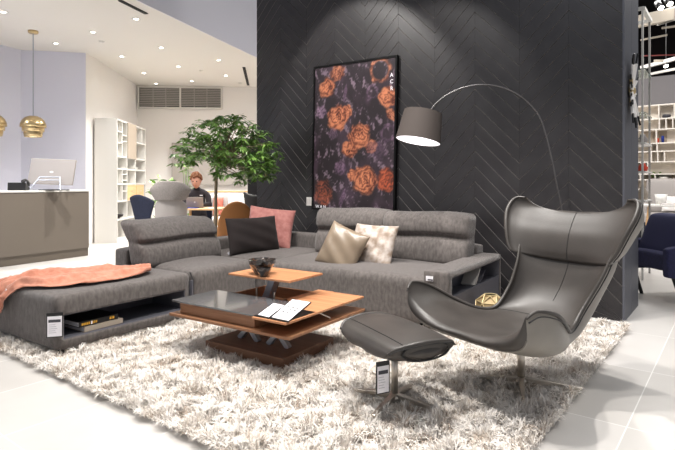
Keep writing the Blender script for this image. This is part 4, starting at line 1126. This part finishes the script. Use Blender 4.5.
nb = P(213, 8.78); tag(MB().box(-.07, .07, -.05, .1, .737, .745, Matrix.Translation((nb.x, nb.y, 0)) @ Matrix.Rotation(YAW+.3, 4, 'Z')).build('paper_sheet', M['paper']), 'white sheet on the right end of the oak work table', 'paper')

def person():
    c = P(197, 9.40); t = empty('person', (c.x, c.y, 0), YAW, 'person with curly auburn hair in dark jacket seated behind a laptop', 'person')
    def skin(name, verts, edges, radii, m, sub=2):
        me = bpy.data.meshes.new(name); me.from_pydata(verts, edges, []); me.update()
        o = link(name, me, m, t)
        sk = o.modifiers.new('skin', 'SKIN'); sk.use_smooth_shade = True
        for i, r in enumerate(radii): me.skin_vertices[0].data[i].radius = r if isinstance(r, tuple) else (r, r)
        me.skin_vertices[0].data[0].use_root = True
        s = o.modifiers.new('s', 'SUBSURF'); s.levels = sub; s.render_levels = sub
        return o
    # local: x right, -y towards viewer (facing), seat .45
    v = [(0, .08, .50), (0, .07, .66), (0, .05, .84), (0, .03, .97), (0, .0, 1.05), (0, -.015, 1.10),
         (-.11, .04, .97), (-.185, .03, .94), (-.225, -.04, .78), (-.13, -.27, .775), (-.09, -.33, .775),
         (.11, .04, .97), (.185, .03, .94), (.225, -.04, .78), (.13, -.27, .775), (.09, -.33, .775),
         (-.10, .05, .50), (-.14, -.33, .50), (-.14, -.30, .10), (-.14, -.38, .05),
         (.10, .05, .50), (.14, -.33, .50), (.14, -.30, .10), (.14, -.38, .05)]
    e = [(0, 1), (1, 2), (2, 3), (3, 4), (4, 5), (3, 6), (6, 7), (7, 8), (8, 9), (9, 10), (3, 11), (11, 12), (12, 13), (13, 14), (14, 15), (0, 16), (16, 17), (17, 18), (18, 19), (0, 20), (20, 21), (21, 22), (22, 23)]
    r = [(.15, .11), (.14, .10), (.15, .105), (.13, .09), .055, .05, .075, .062, .048, .032, .028, .075, .062, .048, .032, .028, .085, .062, .04, .035, .085, .062, .04, .035]
    skin('body', v, e, r, M['jacket'])
    for s in (-1, 1):
        skin('trouser_leg', [(s*.10, .05, .50), (s*.14, -.34, .505), (s*.14, -.30, .12)], [(0, 1), (1, 2)], [.092, .068, .05], M['jeans'], 1)
        hv = [(s*.09, -.33, .775), (s*.075, -.38, .765), (s*.05, -.42, .758), (s*.066, -.43, .757), (s*.082, -.43, .757), (s*.097, -.42, .757), (s*.045, -.375, .76)]
        skin('hand', hv, [(0, 1), (1, 2), (1, 3), (1, 4), (1, 5), (0, 6)], [.026, .026, .009, .009, .009, .008, .010], M['skin'], 1)
    # head
    def headf(u, v_):
        a = u*2*PI; b = (v_-.5)*PI; x = math.cos(b)*math.sin(a); y = -math.cos(b)*math.cos(a); z = math.sin(b)
        w = .074*(1-.22*max(0, -z)**1.3); yy = .092*y
        if y < 0 and z < 0: yy *= 1-.05*z
        nose = math.exp(-((x/.16)**2+((z+.08)/.2)**2)) if y < 0 else 0
        eye = (math.exp(-(((x-.38)/.18)**2+((z-.10)/.12)**2))+math.exp(-(((x+.38)/.18)**2+((z-.10)/.12)**2))) if y < 0 else 0
        return Vector((w*x, yy-.020*nose+.008*eye, .118*z))
    HM = Matrix.Translation((0, -.05, 1.185)) @ Matrix.Rotation(.20, 4, 'X') @ Matrix.Scale(1.08, 4)
    mb = MB(); mb.grid(lambda u, w: HM @ headf(u, w), 28, 20); hd = mb.build('head', M['skin'], t, True, weld=True)
    for s in (-1, 1):
        MB().lathe([(.0001, -.02), (.014, -.008), (.014, .01), (.0001, .024)], 10, mtx=HM @ Matrix.Translation((s*.074, .0, 0))).build('ear', M['skin'], hd, True)
        MB().lathe([(.0001, 0), (.010, 0.001), (.0001, .002)], 10, mtx=HM @ Matrix.Translation((s*.029, -.086, .014)) @ Matrix.Rotation(PI/2, 4, 'X')).build('eye', M['black'], hd)
    MB().box(-.022, .022, -.090, -.084, -.062, -.055, HM).build('mouth', M['coral'], hd)
    rnd = random.Random(2); mb = MB()
    for i in range(130):
        a = rnd.uniform(0, 2*PI); b = rnd.uniform(.1, 1.45)
        d = Vector((math.cos(b)*math.sin(a)*.9, -math.cos(b)*math.cos(a)*1.0, math.sin(b)))
        if d.y < -.45 and d.z < .55: continue
        p = Vector((d.x*.088, d.y*.100+.006, d.z*.120+.018))
        rr = rnd.uniform(.018, .032)
        mb.lathe([(.0001, -rr), (rr*.8, -rr*.6), (rr, 0), (rr*.8, rr*.6), (.0001, rr)], 8, mtx=HM @ Matrix.Translation(p))
    mb.build('hair', M['hair'], t, True)
    MB().box(.07, .12, -.085, -.075, .93, .945).build('name_badge', M['paper'], t)
    c = P(197, 9.48); s = empty('chair', (c.x, c.y, 0), YAW, 'dark chair under the seated person', 'chair')
    MB().box(-.22, .22, -.10, .30, .385, .415).build('seat', M['navy'], s, bevel=.01); MB().box(-.2, .2, .27, .30, .46, .80).build('backrest', M['navy'], s, bevel=.01)
    for sx in (-.19, .19):
        for sy in (-.07, .27): MB().tube([(sx, sy, .39), (sx, sy, 0)], .012, 8).build('leg', M['black'], s)
person()
# pale daybed with cushions behind
c = P(232, 10.6); t = empty('daybed', (c.x, c.y, 0), BY, 'pale upholstered daybed under the taupe board', 'sofa')
soft_box('seat', M['palecloth'], t, (0, 0, .36), (1.0, .40, .12), .06, 8); soft_box('backrest', M['palecloth'], t, (0, .42, .62), (1.0, .10, .30), .06, 8)
for sx in (-.9, .9):
    for sy in (-.3, .42): MB().box(sx-.02, sx+.02, sy-.02, sy+.02, 0, .25).build('leg', M['oak'], t)
for dx, m, w, l in ((-.52, 'wing', .30, 'light grey cushion on the daybed beside the person'), (-.30, 'coral', .22, 'coral cushion on the pale daybed'), (.10, 'wallwhite', .42, 'white cushion on the middle of the daybed'), (.52, 'bluecloth', .42, 'blue cushion at the right end of the daybed')):
    q = c+Vector((math.cos(BY)*dx, math.sin(BY)*dx, 0))
    d = Vector((math.cos(BY), math.sin(BY), 0)); n = Vector((-math.sin(BY), math.cos(BY), 0))
    pillow('daybed_cushion', m, q+n*.20+Vector((0, 0, .68)), w, .38, .12, d, Vector((0, 0, 1))+n*.25, l)
# console behind the daybed with oak top, and white low table in front
c = P(236, 11.45); t = empty('console_table', (c.x, c.y, 0), BY, 'long console with an oak top behind the daybed', 'console')
MB().box(-1.1, 1.1, -.15, .15, .955, .985).build('tabletop', M['oak'], t, bevel=.004)
for sx in (-1.0, 1.0): MB().box(sx-.02, sx+.02, -.12, .12, 0, .955).build('leg', M['white'], t)
c = P(220, 8.05); t = empty('magazine_table', (c.x, c.y, 0), YAW, 'low oak table with white papers by the tree trunk', 'table')
MB().box(-.22, .22, -.2, .2, .46, .48).build('tabletop', M['oak'], t, bevel=.003)
for sx in (-.19, .19):
    for sy in (-.17, .17): MB().box(sx-.012, sx+.012, sy-.012, sy+.012, 0, .46).build('leg', M['oak'], t)
tag(MB().box(-.14, .12, -.12, .1, .4805, .50, Matrix.Translation((c.x, c.y, 0)) @ Matrix.Rotation(YAW+.2, 4, 'Z')).build('magazine', M['paper'], bevel=.002), 'white magazine on the low oak table by the tree trunk', 'magazine')

# ================================================================= right hand room
# open metal display rack right at the wall end
rk = empty('display_rack', P(642.5, 6.3), 0, 'tall slim metal display rack standing past the end of the dark wall', 'shelf')
rx = P(649.5, 6.79)-P(642.5, 6.3); RH = 3.25; wd = Vector((-.42, 0, 0))
def post(p, nm='post', m='white'): MB().box(p.x-.011, p.x+.011, p.y-.011, p.y+.011, 0, RH).build(nm, M[m], rk)
post(Vector((0, 0, 0)), m='white'); post(rx, m='slat'); post(wd, m='slat'); post(rx+wd, m='slat')
mb = MB(); mb.box(-.42, .016, -.016, .016, RH-.04, RH).box(rx.x-.42, rx.x+.016, rx.y-.016, rx.y+.016, RH-.04, RH).box(-.016, .03, 0, rx.y, RH-.04, RH).box(-.436, -.404, 0, rx.y, RH-.04, RH)
mb.build('top_frame', M['white'], rk)
for z in (.45, .93, 1.28, 1.62, 1.98, 2.5): MB().box(-.43, .03, -.01, rx.y+.01, z, z+.018).build('shelf', M['clearglass' if z > 1.9 else 'white'], rk)
for z, hgt, m, l in ((1.298, .10, 'red', 'small terracotta jar on the display rack'), (.948, .16, 'beige', 'beige jar on the display rack'), (1.638, .12, 'silver', 'silver jar on the display rack'), (.468, .20, 'ink', 'dark grey jar low on the display rack')):
    tag(MB().lathe([(.0001, 0), (.05, 0), (.06, hgt*.5), (.03, hgt*.85), (.03, hgt), (.0001, hgt)], 16, P(642.5, 6.3)+Vector((-.04, .33, z))).build('jar', M[m], smooth=True), l, 'jar')
# cream cubby wall
cb = empty('cubby_shelf_wall', (-2.9, 15.15, 0), 0, 'cream wall of irregular open cubbies across the far room', 'shelf')
mb = MB(); W2, H2 = 3.4, 3.08
mb.box(0, W2, .36, .38, 0, H2); mb.build('back_panel', M['cubby'], cb)
mb = MB(); rnd = random.Random(9)
rows = [0, .36, .62, .98, 1.22, 1.36, 1.66, 1.92, 2.12, 2.46, 2.72, H2-.02]
for i, z in enumerate(rows):
    mb.box(0, W2, 0, .36, z, z+.03)
    if i < len(rows)-1:
        x = rnd.uniform(.1, .5)
        while x < W2:
            mb.box(x, x+.025, 0.0, .36, z+.03, rows[i+1]); x += rnd.choice([.14, .32, .48, .6])
mb.box(0, .03, 0, .36, 0, H2).box(W2-.03, W2, 0, .36, 0, H2); mb.build('shelf_grid', M['cubby'], cb)
mb = MB(); rnd = random.Random(10)
for i in range(len(rows)-1):
    for k in range(2):
        x = rnd.uniform(.1, W2-.5); mb.box(x, x+.28, .30, .36, rows[i]+.03, rows[i+1])
mb.build('beige_back', M['beige'], cb)
for (px, py, m, w, h, nm, l) in ((657.5, 138.5, 'red', .07, .12, 'jar', 'red jar on the cream cubby wall'), (663, 138.5, 'bluecloth', .07, .17, 'jar', 'blue jar beside the red one on the cubby wall'), (667, 119.5, 'ink', .2, .09, 'bowl', 'dark bowl on an upper cubby shelf'), (664, 181, 'white', .22, .06, 'bowl', 'white dish on the cubby wall')):
    z = 13.15; q = P(px, z)
    zz = min(rows, key=lambda r_: abs(r_-Hh(py, z)))+.031
    tag(MB().lathe([(.0001, 0), (w*.35, 0), (w*.5, h*.6), (w*.42, h), (w*.36, h), (.0001, h*.5)], 14, (q.x, 15.30, zz)).build(nm, M[m], smooth=True), l, nm)
q = P(656, 13.1); zz = 1.251
t = empty('small_plant', (q.x, 15.32, 1.251), 0, 'small green plant on the cream cubby wall', 'plant')
vs, fs = [], []; rnd = random.Random(6)
for i in range(60):
    a = rnd.uniform(0, 6.3); d = Vector((math.cos(a), math.sin(a), rnd.uniform(-.1, 1))).normalized(); leaf_geo(vs, fs, Vector((0, 0, .08))+d*rnd.uniform(.0, .08), d, Vector((0, 0, 1)), .10, .05)
me = bpy.data.meshes.new('foliage'); me.from_pydata(vs, [], fs); me.update(); link('foliage', me, M['leaf'], t)
MB().lathe([(.0001, 0), (.05, 0), (.06, .08), (.0001, .08)], 14).build('pot', M['pot'], t, True)
# pale sofa, cushions, side table
q = P(678, 11.9); t = empty('loveseat', (q.x, q.y, 0), .12, 'pale grey rounded sofa in the far right room', 'sofa')
soft_box('seat', M['wing_light'], t, (0, 0, .36), (.75, .40, .12), .07, 8)
soft_box('backrest', M['wing_light'], t, (0, .40, .86), (.62, .10, .40), .09, 8); soft_box('side_wing', M['wing_light'], t, (-.68, .12, .66), (.10, .38, .30), .09, 8); soft_box('side_wing', M['wing_light'], t, (.68, .12, .66), (.10, .38, .30), .09, 8)
for sx in (-.6, .6):
    for sy in (-.3, .3): MB().box(sx-.02, sx+.02, sy-.02, sy+.02, 0, .25).build('leg', M['oak'], t)
def lp3(dx, dy, h): return Vector((q.x+dx*math.cos(.12)-dy*math.sin(.12), q.y+dx*math.sin(.12)+dy*math.cos(.12), h))
pillow('sofa_cushion', 'wallwhite', lp3(-.12, .16, .68), .40, .38, .12, (1, .1, 0), (0, .25, 1), 'white cushion on the far pale sofa')
pillow('sofa_cushion', 'bluecloth', lp3(.30, .14, .66), .38, .36, .12, (1, .1, 0), (0, .25, 1), 'blue cushion on the far pale sofa')
q = P(672, 10.3); t = empty('side_table', (q.x, q.y, 0), .1, 'white topped oak legged table in the far right room', 'table')
MB().box(-.52, .5, -.35, .35, .70, .735).build('tabletop', M['white'], t, bevel=.005)
for sx in (-1, 1):
    for sy in (-1, 1): MB().tube([(sx*.38, sy*.24, .70), (sx*.46, sy*.30, 0)], .022, 8).build('leg', M['oak'], t)
MB().box(-.44, .44, -.28, .28, .22, .24).build('lower_shelf', M['oak'], t)
q2 = P(661, 10.3); tag(MB().lathe([(.0001, 0), (.08, 0), (.11, .2), (.10, .2), (.0001, .12)], 18, (q2.x, q2.y, .7355)).build('flower_pot', M['white'], smooth=True), 'white pot standing on the white topped table', 'pot')
q2 = P(670, 10.2); tag(MB().box(-.16, .16, -.12, .12, .7355, .77, Matrix.Translation((q2.x, q2.y, 0)) @ Matrix.Rotation(.3, 4, 'Z')).build('folded_cloth', M['palecloth'], bevel=.005), 'folded pale cloth on the white topped table', 'cloth')
# blue armchair
q = P(676, 5.25); t = empty('armchair', (q.x, q.y, 0), YAW+.10, 'navy blue upholstered armchair cut by the right picture edge', 'armchair')
NB = M['navyblue']
def skew(k): return lambda p, sx, sy, sz: Vector((p.x+k*p.z, p.y, p.z))
soft_box('side_panel', NB, t, (.05, -.30, .43), (.40, .045, .17), .03, 8, func=lambda p, sx, sy, sz: Vector((p.x, p.y, p.z+.05*sx*(1 if sz > 0 else -.2))))
soft_box('side_panel', NB, t, (.05, .34, .43), (.40, .045, .17), .03, 8, func=lambda p, sx, sy, sz: Vector((p.x, p.y, p.z+.05*sx*(1 if sz > 0 else -.2))))
soft_box('seat', NB, t, (.08, .02, .40), (.36, .28, .09), .05, 8, (0, 0, .02))
soft_box('back_cushion', M['navycush'], t, (-.06, .02, .64), (.10, .28, .21), .06, 8, func=lambda p, sx, sy, sz: Vector((p.x+.38*p.z+.0, p.y, p.z)))
for sx in (-.24, .36):
    for sy in (-.27, .31): MB().tube([(sx, sy, .29), (sx+(.10 if sx > 0 else .10), sy, 0)], [.026, .017], 8).build('leg', M['blackmetal'], t)
MB().box(-.01, .01, -.3475, -.345, .40, .43).build('care_label', M['paper'], t)
# ducts, track and spots below the dark ceiling
t = empty('air_duct', (0, 0, 0), 0, 'beige rectangular air duct under the dark ceiling at top right', 'duct')
a = P(636, 9.0, 3.9); b = P(700, 9.6, 4.32)
def beam(a, b, w, h, name, m, parent=None):
    d = (b-a); d.z = 0; d.normalize(); s = Vector((-d.y, d.x, 0))*w/2; u = Vector((0, 0, h/2))
    vs = [p+i*s+j*u for p in (a, b) for i in (-1, 1) for j in (-1, 1)]
    return MB().add(vs, [(0, 1, 3, 2), (4, 6, 7, 5), (0, 4, 5, 1), (2, 3, 7, 6), (0, 2, 6, 4), (1, 5, 7, 3)]).build(name, M[m], parent)
a.z = Hh(22, 9.0); b.z = Hh(9, 9.6)
beam(a, b, .3, .20, 'duct_body', 'duct', t); m_ = a.lerp(b, .45); beam(m_, a.lerp(b, .49), .34, .25, 'duct_joint', 'slat', t)
for i, (p0, z0, y0, p1, z1, y1, m, w) in enumerate(((641, 9.5, 40, 667, 9.5, 35, 'duct', .03), (662, 9.3, 28, 700, 9.3, 23, 'duct', .03), (641, 10, 56, 700, 10, 54, 'pipered', .02), (641, 11, 68, 700, 10, 52, 'slat', .07), (641, 12, 76, 700, 11, 64, 'slat', .05), (655, 9.6, 61, 662, 9.4, 61, 'duct', .05))):
    q = beam(P(p0, z0, Hh(y0, z0)), P(p1, z1, Hh(y1, z1)), w, w, 'ceiling_pipe', m)
    tag(q, ['pale thin pipe crossing the dark ceiling beside the rack top', 'pale thin pipe just under the beige duct', 'thin red pipe under the dark ceiling', 'thick grey sloping pipe under the dark ceiling', 'lower grey sloping pipe above the grey wall', 'short pale light bar under the dark ceiling'][i], 'pipe')
for px, py, z in ((661, 8, 8.6), (670, 4, 8.6), (666, 66, 11.5)):
    q = P(px, z, Hh(py, z)); t = empty('spotlight', q, YAW, {661: 'black ceiling spotlight, left one of the pair at top right', 670: 'black ceiling spotlight, right one of the pair at top right', 666: 'small black spotlight low against the grey far wall'}[px], 'spotlight')
    MB().lathe([(.0001, 0), (.05, 0), (.05, .16), (.0001, .16)], 16, mtx=Matrix.Rotation(-.7, 4, 'X')).build('housing', M['black'], t, True)
    MB().lathe([(.0001, -.002), (.045, -.002)], 16, mtx=Matrix.Rotation(-.7, 4, 'X')).build('lens', M['glow'], t)
    MB().tube([(0, 0, .1), (0, 0, 5.2-q.z)], .008, 6).build('rod', M['black'], t)

# ================================================================= CAMERA
cam = bpy.data.cameras.new('camera'); co = bpy.data.objects.new('camera', cam); COL.objects.link(co)
co.location = (0, 0, CAM_H); co.rotation_euler = (PI/2, 0, YAW)
cam.sensor_width = 36; cam.lens = 36*FPX/675; cam.shift_y = -(225-HY)/675; cam.clip_start = .05; cam.clip_end = 100
SC.camera = co

# ================================================================= LIGHT
def spot(loc, target, power, size=90, blend=.5, rad=.06, col=(1, .96, .91), name='spot'):
    l = bpy.data.lights.new(name, 'SPOT'); l.energy = power; l.spot_size = math.radians(size); l.spot_blend = blend; l.shadow_soft_size = rad; l.color = col
    o = bpy.data.objects.new(name, l); COL.objects.link(o); o.location = loc
    d = Vector(target)-Vector(loc); o.rotation_euler = d.to_track_quat('-Z', 'Y').to_euler(); return o
def area(loc, target, power, sx, sy, col=(1, .97, .94), name='fill_area'):  # unseen fill light, no panel hangs there
    l = bpy.data.lights.new(name, 'AREA'); l.shape = 'RECTANGLE'; l.size = sx; l.size_y = sy; l.energy = power; l.color = col
    o = bpy.data.objects.new(name, l); COL.objects.link(o); o.location = loc
    d = Vector(target)-Vector(loc); o.rotation_euler = d.to_track_quat('-Z', 'Y').to_euler(); return o
w = bpy.data.worlds.new('world'); SC.world = w; w.use_nodes = True
w.node_tree.nodes['Background'].inputs[0].default_value = (.93, .95, 1, 1); w.node_tree.nodes['Background'].inputs[1].default_value = .41
# showroom spots
spot((-1.75, 3.4, 4.0), (-1.2, 2.8, 0), 370, 95, .6, .06)
spot((-3.1, 2.4, 4.0), (-2.9, 2.4, 0), 370, 100, .6, .07)
spot((-1.8, 1.8, 4.0), (-1.6, 2.0, 0), 310, 110, .7, .08)
spot((-4.4, 1.4, 4.0), (-4.2, 1.8, 0), 190, 100, .7, .08)
spot((-.2, 2.4, 4.0), (-.1, 3.0, 0), 210, 100, .7, .08)
# wall washers on the picture and the herringbone wall
spot((-3.75, 3.2, 4.0), (-3.45, 4.95, 1.75), 230, 60, .3, .03)
spot((-2.5, 3.3, 4.0), (-2.6, 4.95, 1.4), 110, 58, .35, .03)
spot((-1.2, 3.2, 4.2), (-1.1, 4.95, 1.3), 50, 70, .5, .04, col=(.88, .92, 1))
# reception downlights, then added fill spots
for p, q in ((-2.26, 8.03), (-2.29, 9.69), (-2.31, 11.24), (-1.44, 12.08), (-1.40, 10.57)):
    spot(B(p, q, CH-.03), B(p, q, 0), 270, 125, .9, .05)
for p, q in ((-4.03, 7.87), (-3.2, 10.44), (-3.2, 11.97), (-3.14, 8.79)):
    spot(B(p, q, CH-.03), B(p+.25, q-.1, 0), 100, 62, .8, .05)
for p, q in ((-5.3, 7.2), (-4.6, 6.2)): spot(B(p, q, CH-.03), B(p+.3, q-.2, 0), 230, 125, .8, .05, col=(.9, .93, 1))  # added cool fill to brighten the left wall, no fitting there
for q in (10.8, 11.6, 12.4): spot(B(-3.5, q, CH-.03), B(-3.6, q, 0), 3, 90, .5, .03)
spot((-6.6, 3.0, 3.5), (-7.0, 3.6, 0), 300, 100, .8, .06)  # added fill beside the counter, no downlight there
area((-1.4, 11.6, 5.1), (-1.4, 12.4, 0), 420, 2.5, 2.5)  # added fill for the far right room
area((-.4, 8.0, 4.9), (-.3, 8.0, 0), 200, 1.2, 2.5)
SC.view_settings.view_transform = 'Standard'; SC.view_settings.look = 'None'; SC.view_settings.gamma = 1; SC.view_settings.use_curve_mapping = False
SC.view_settings.exposure = 0.18
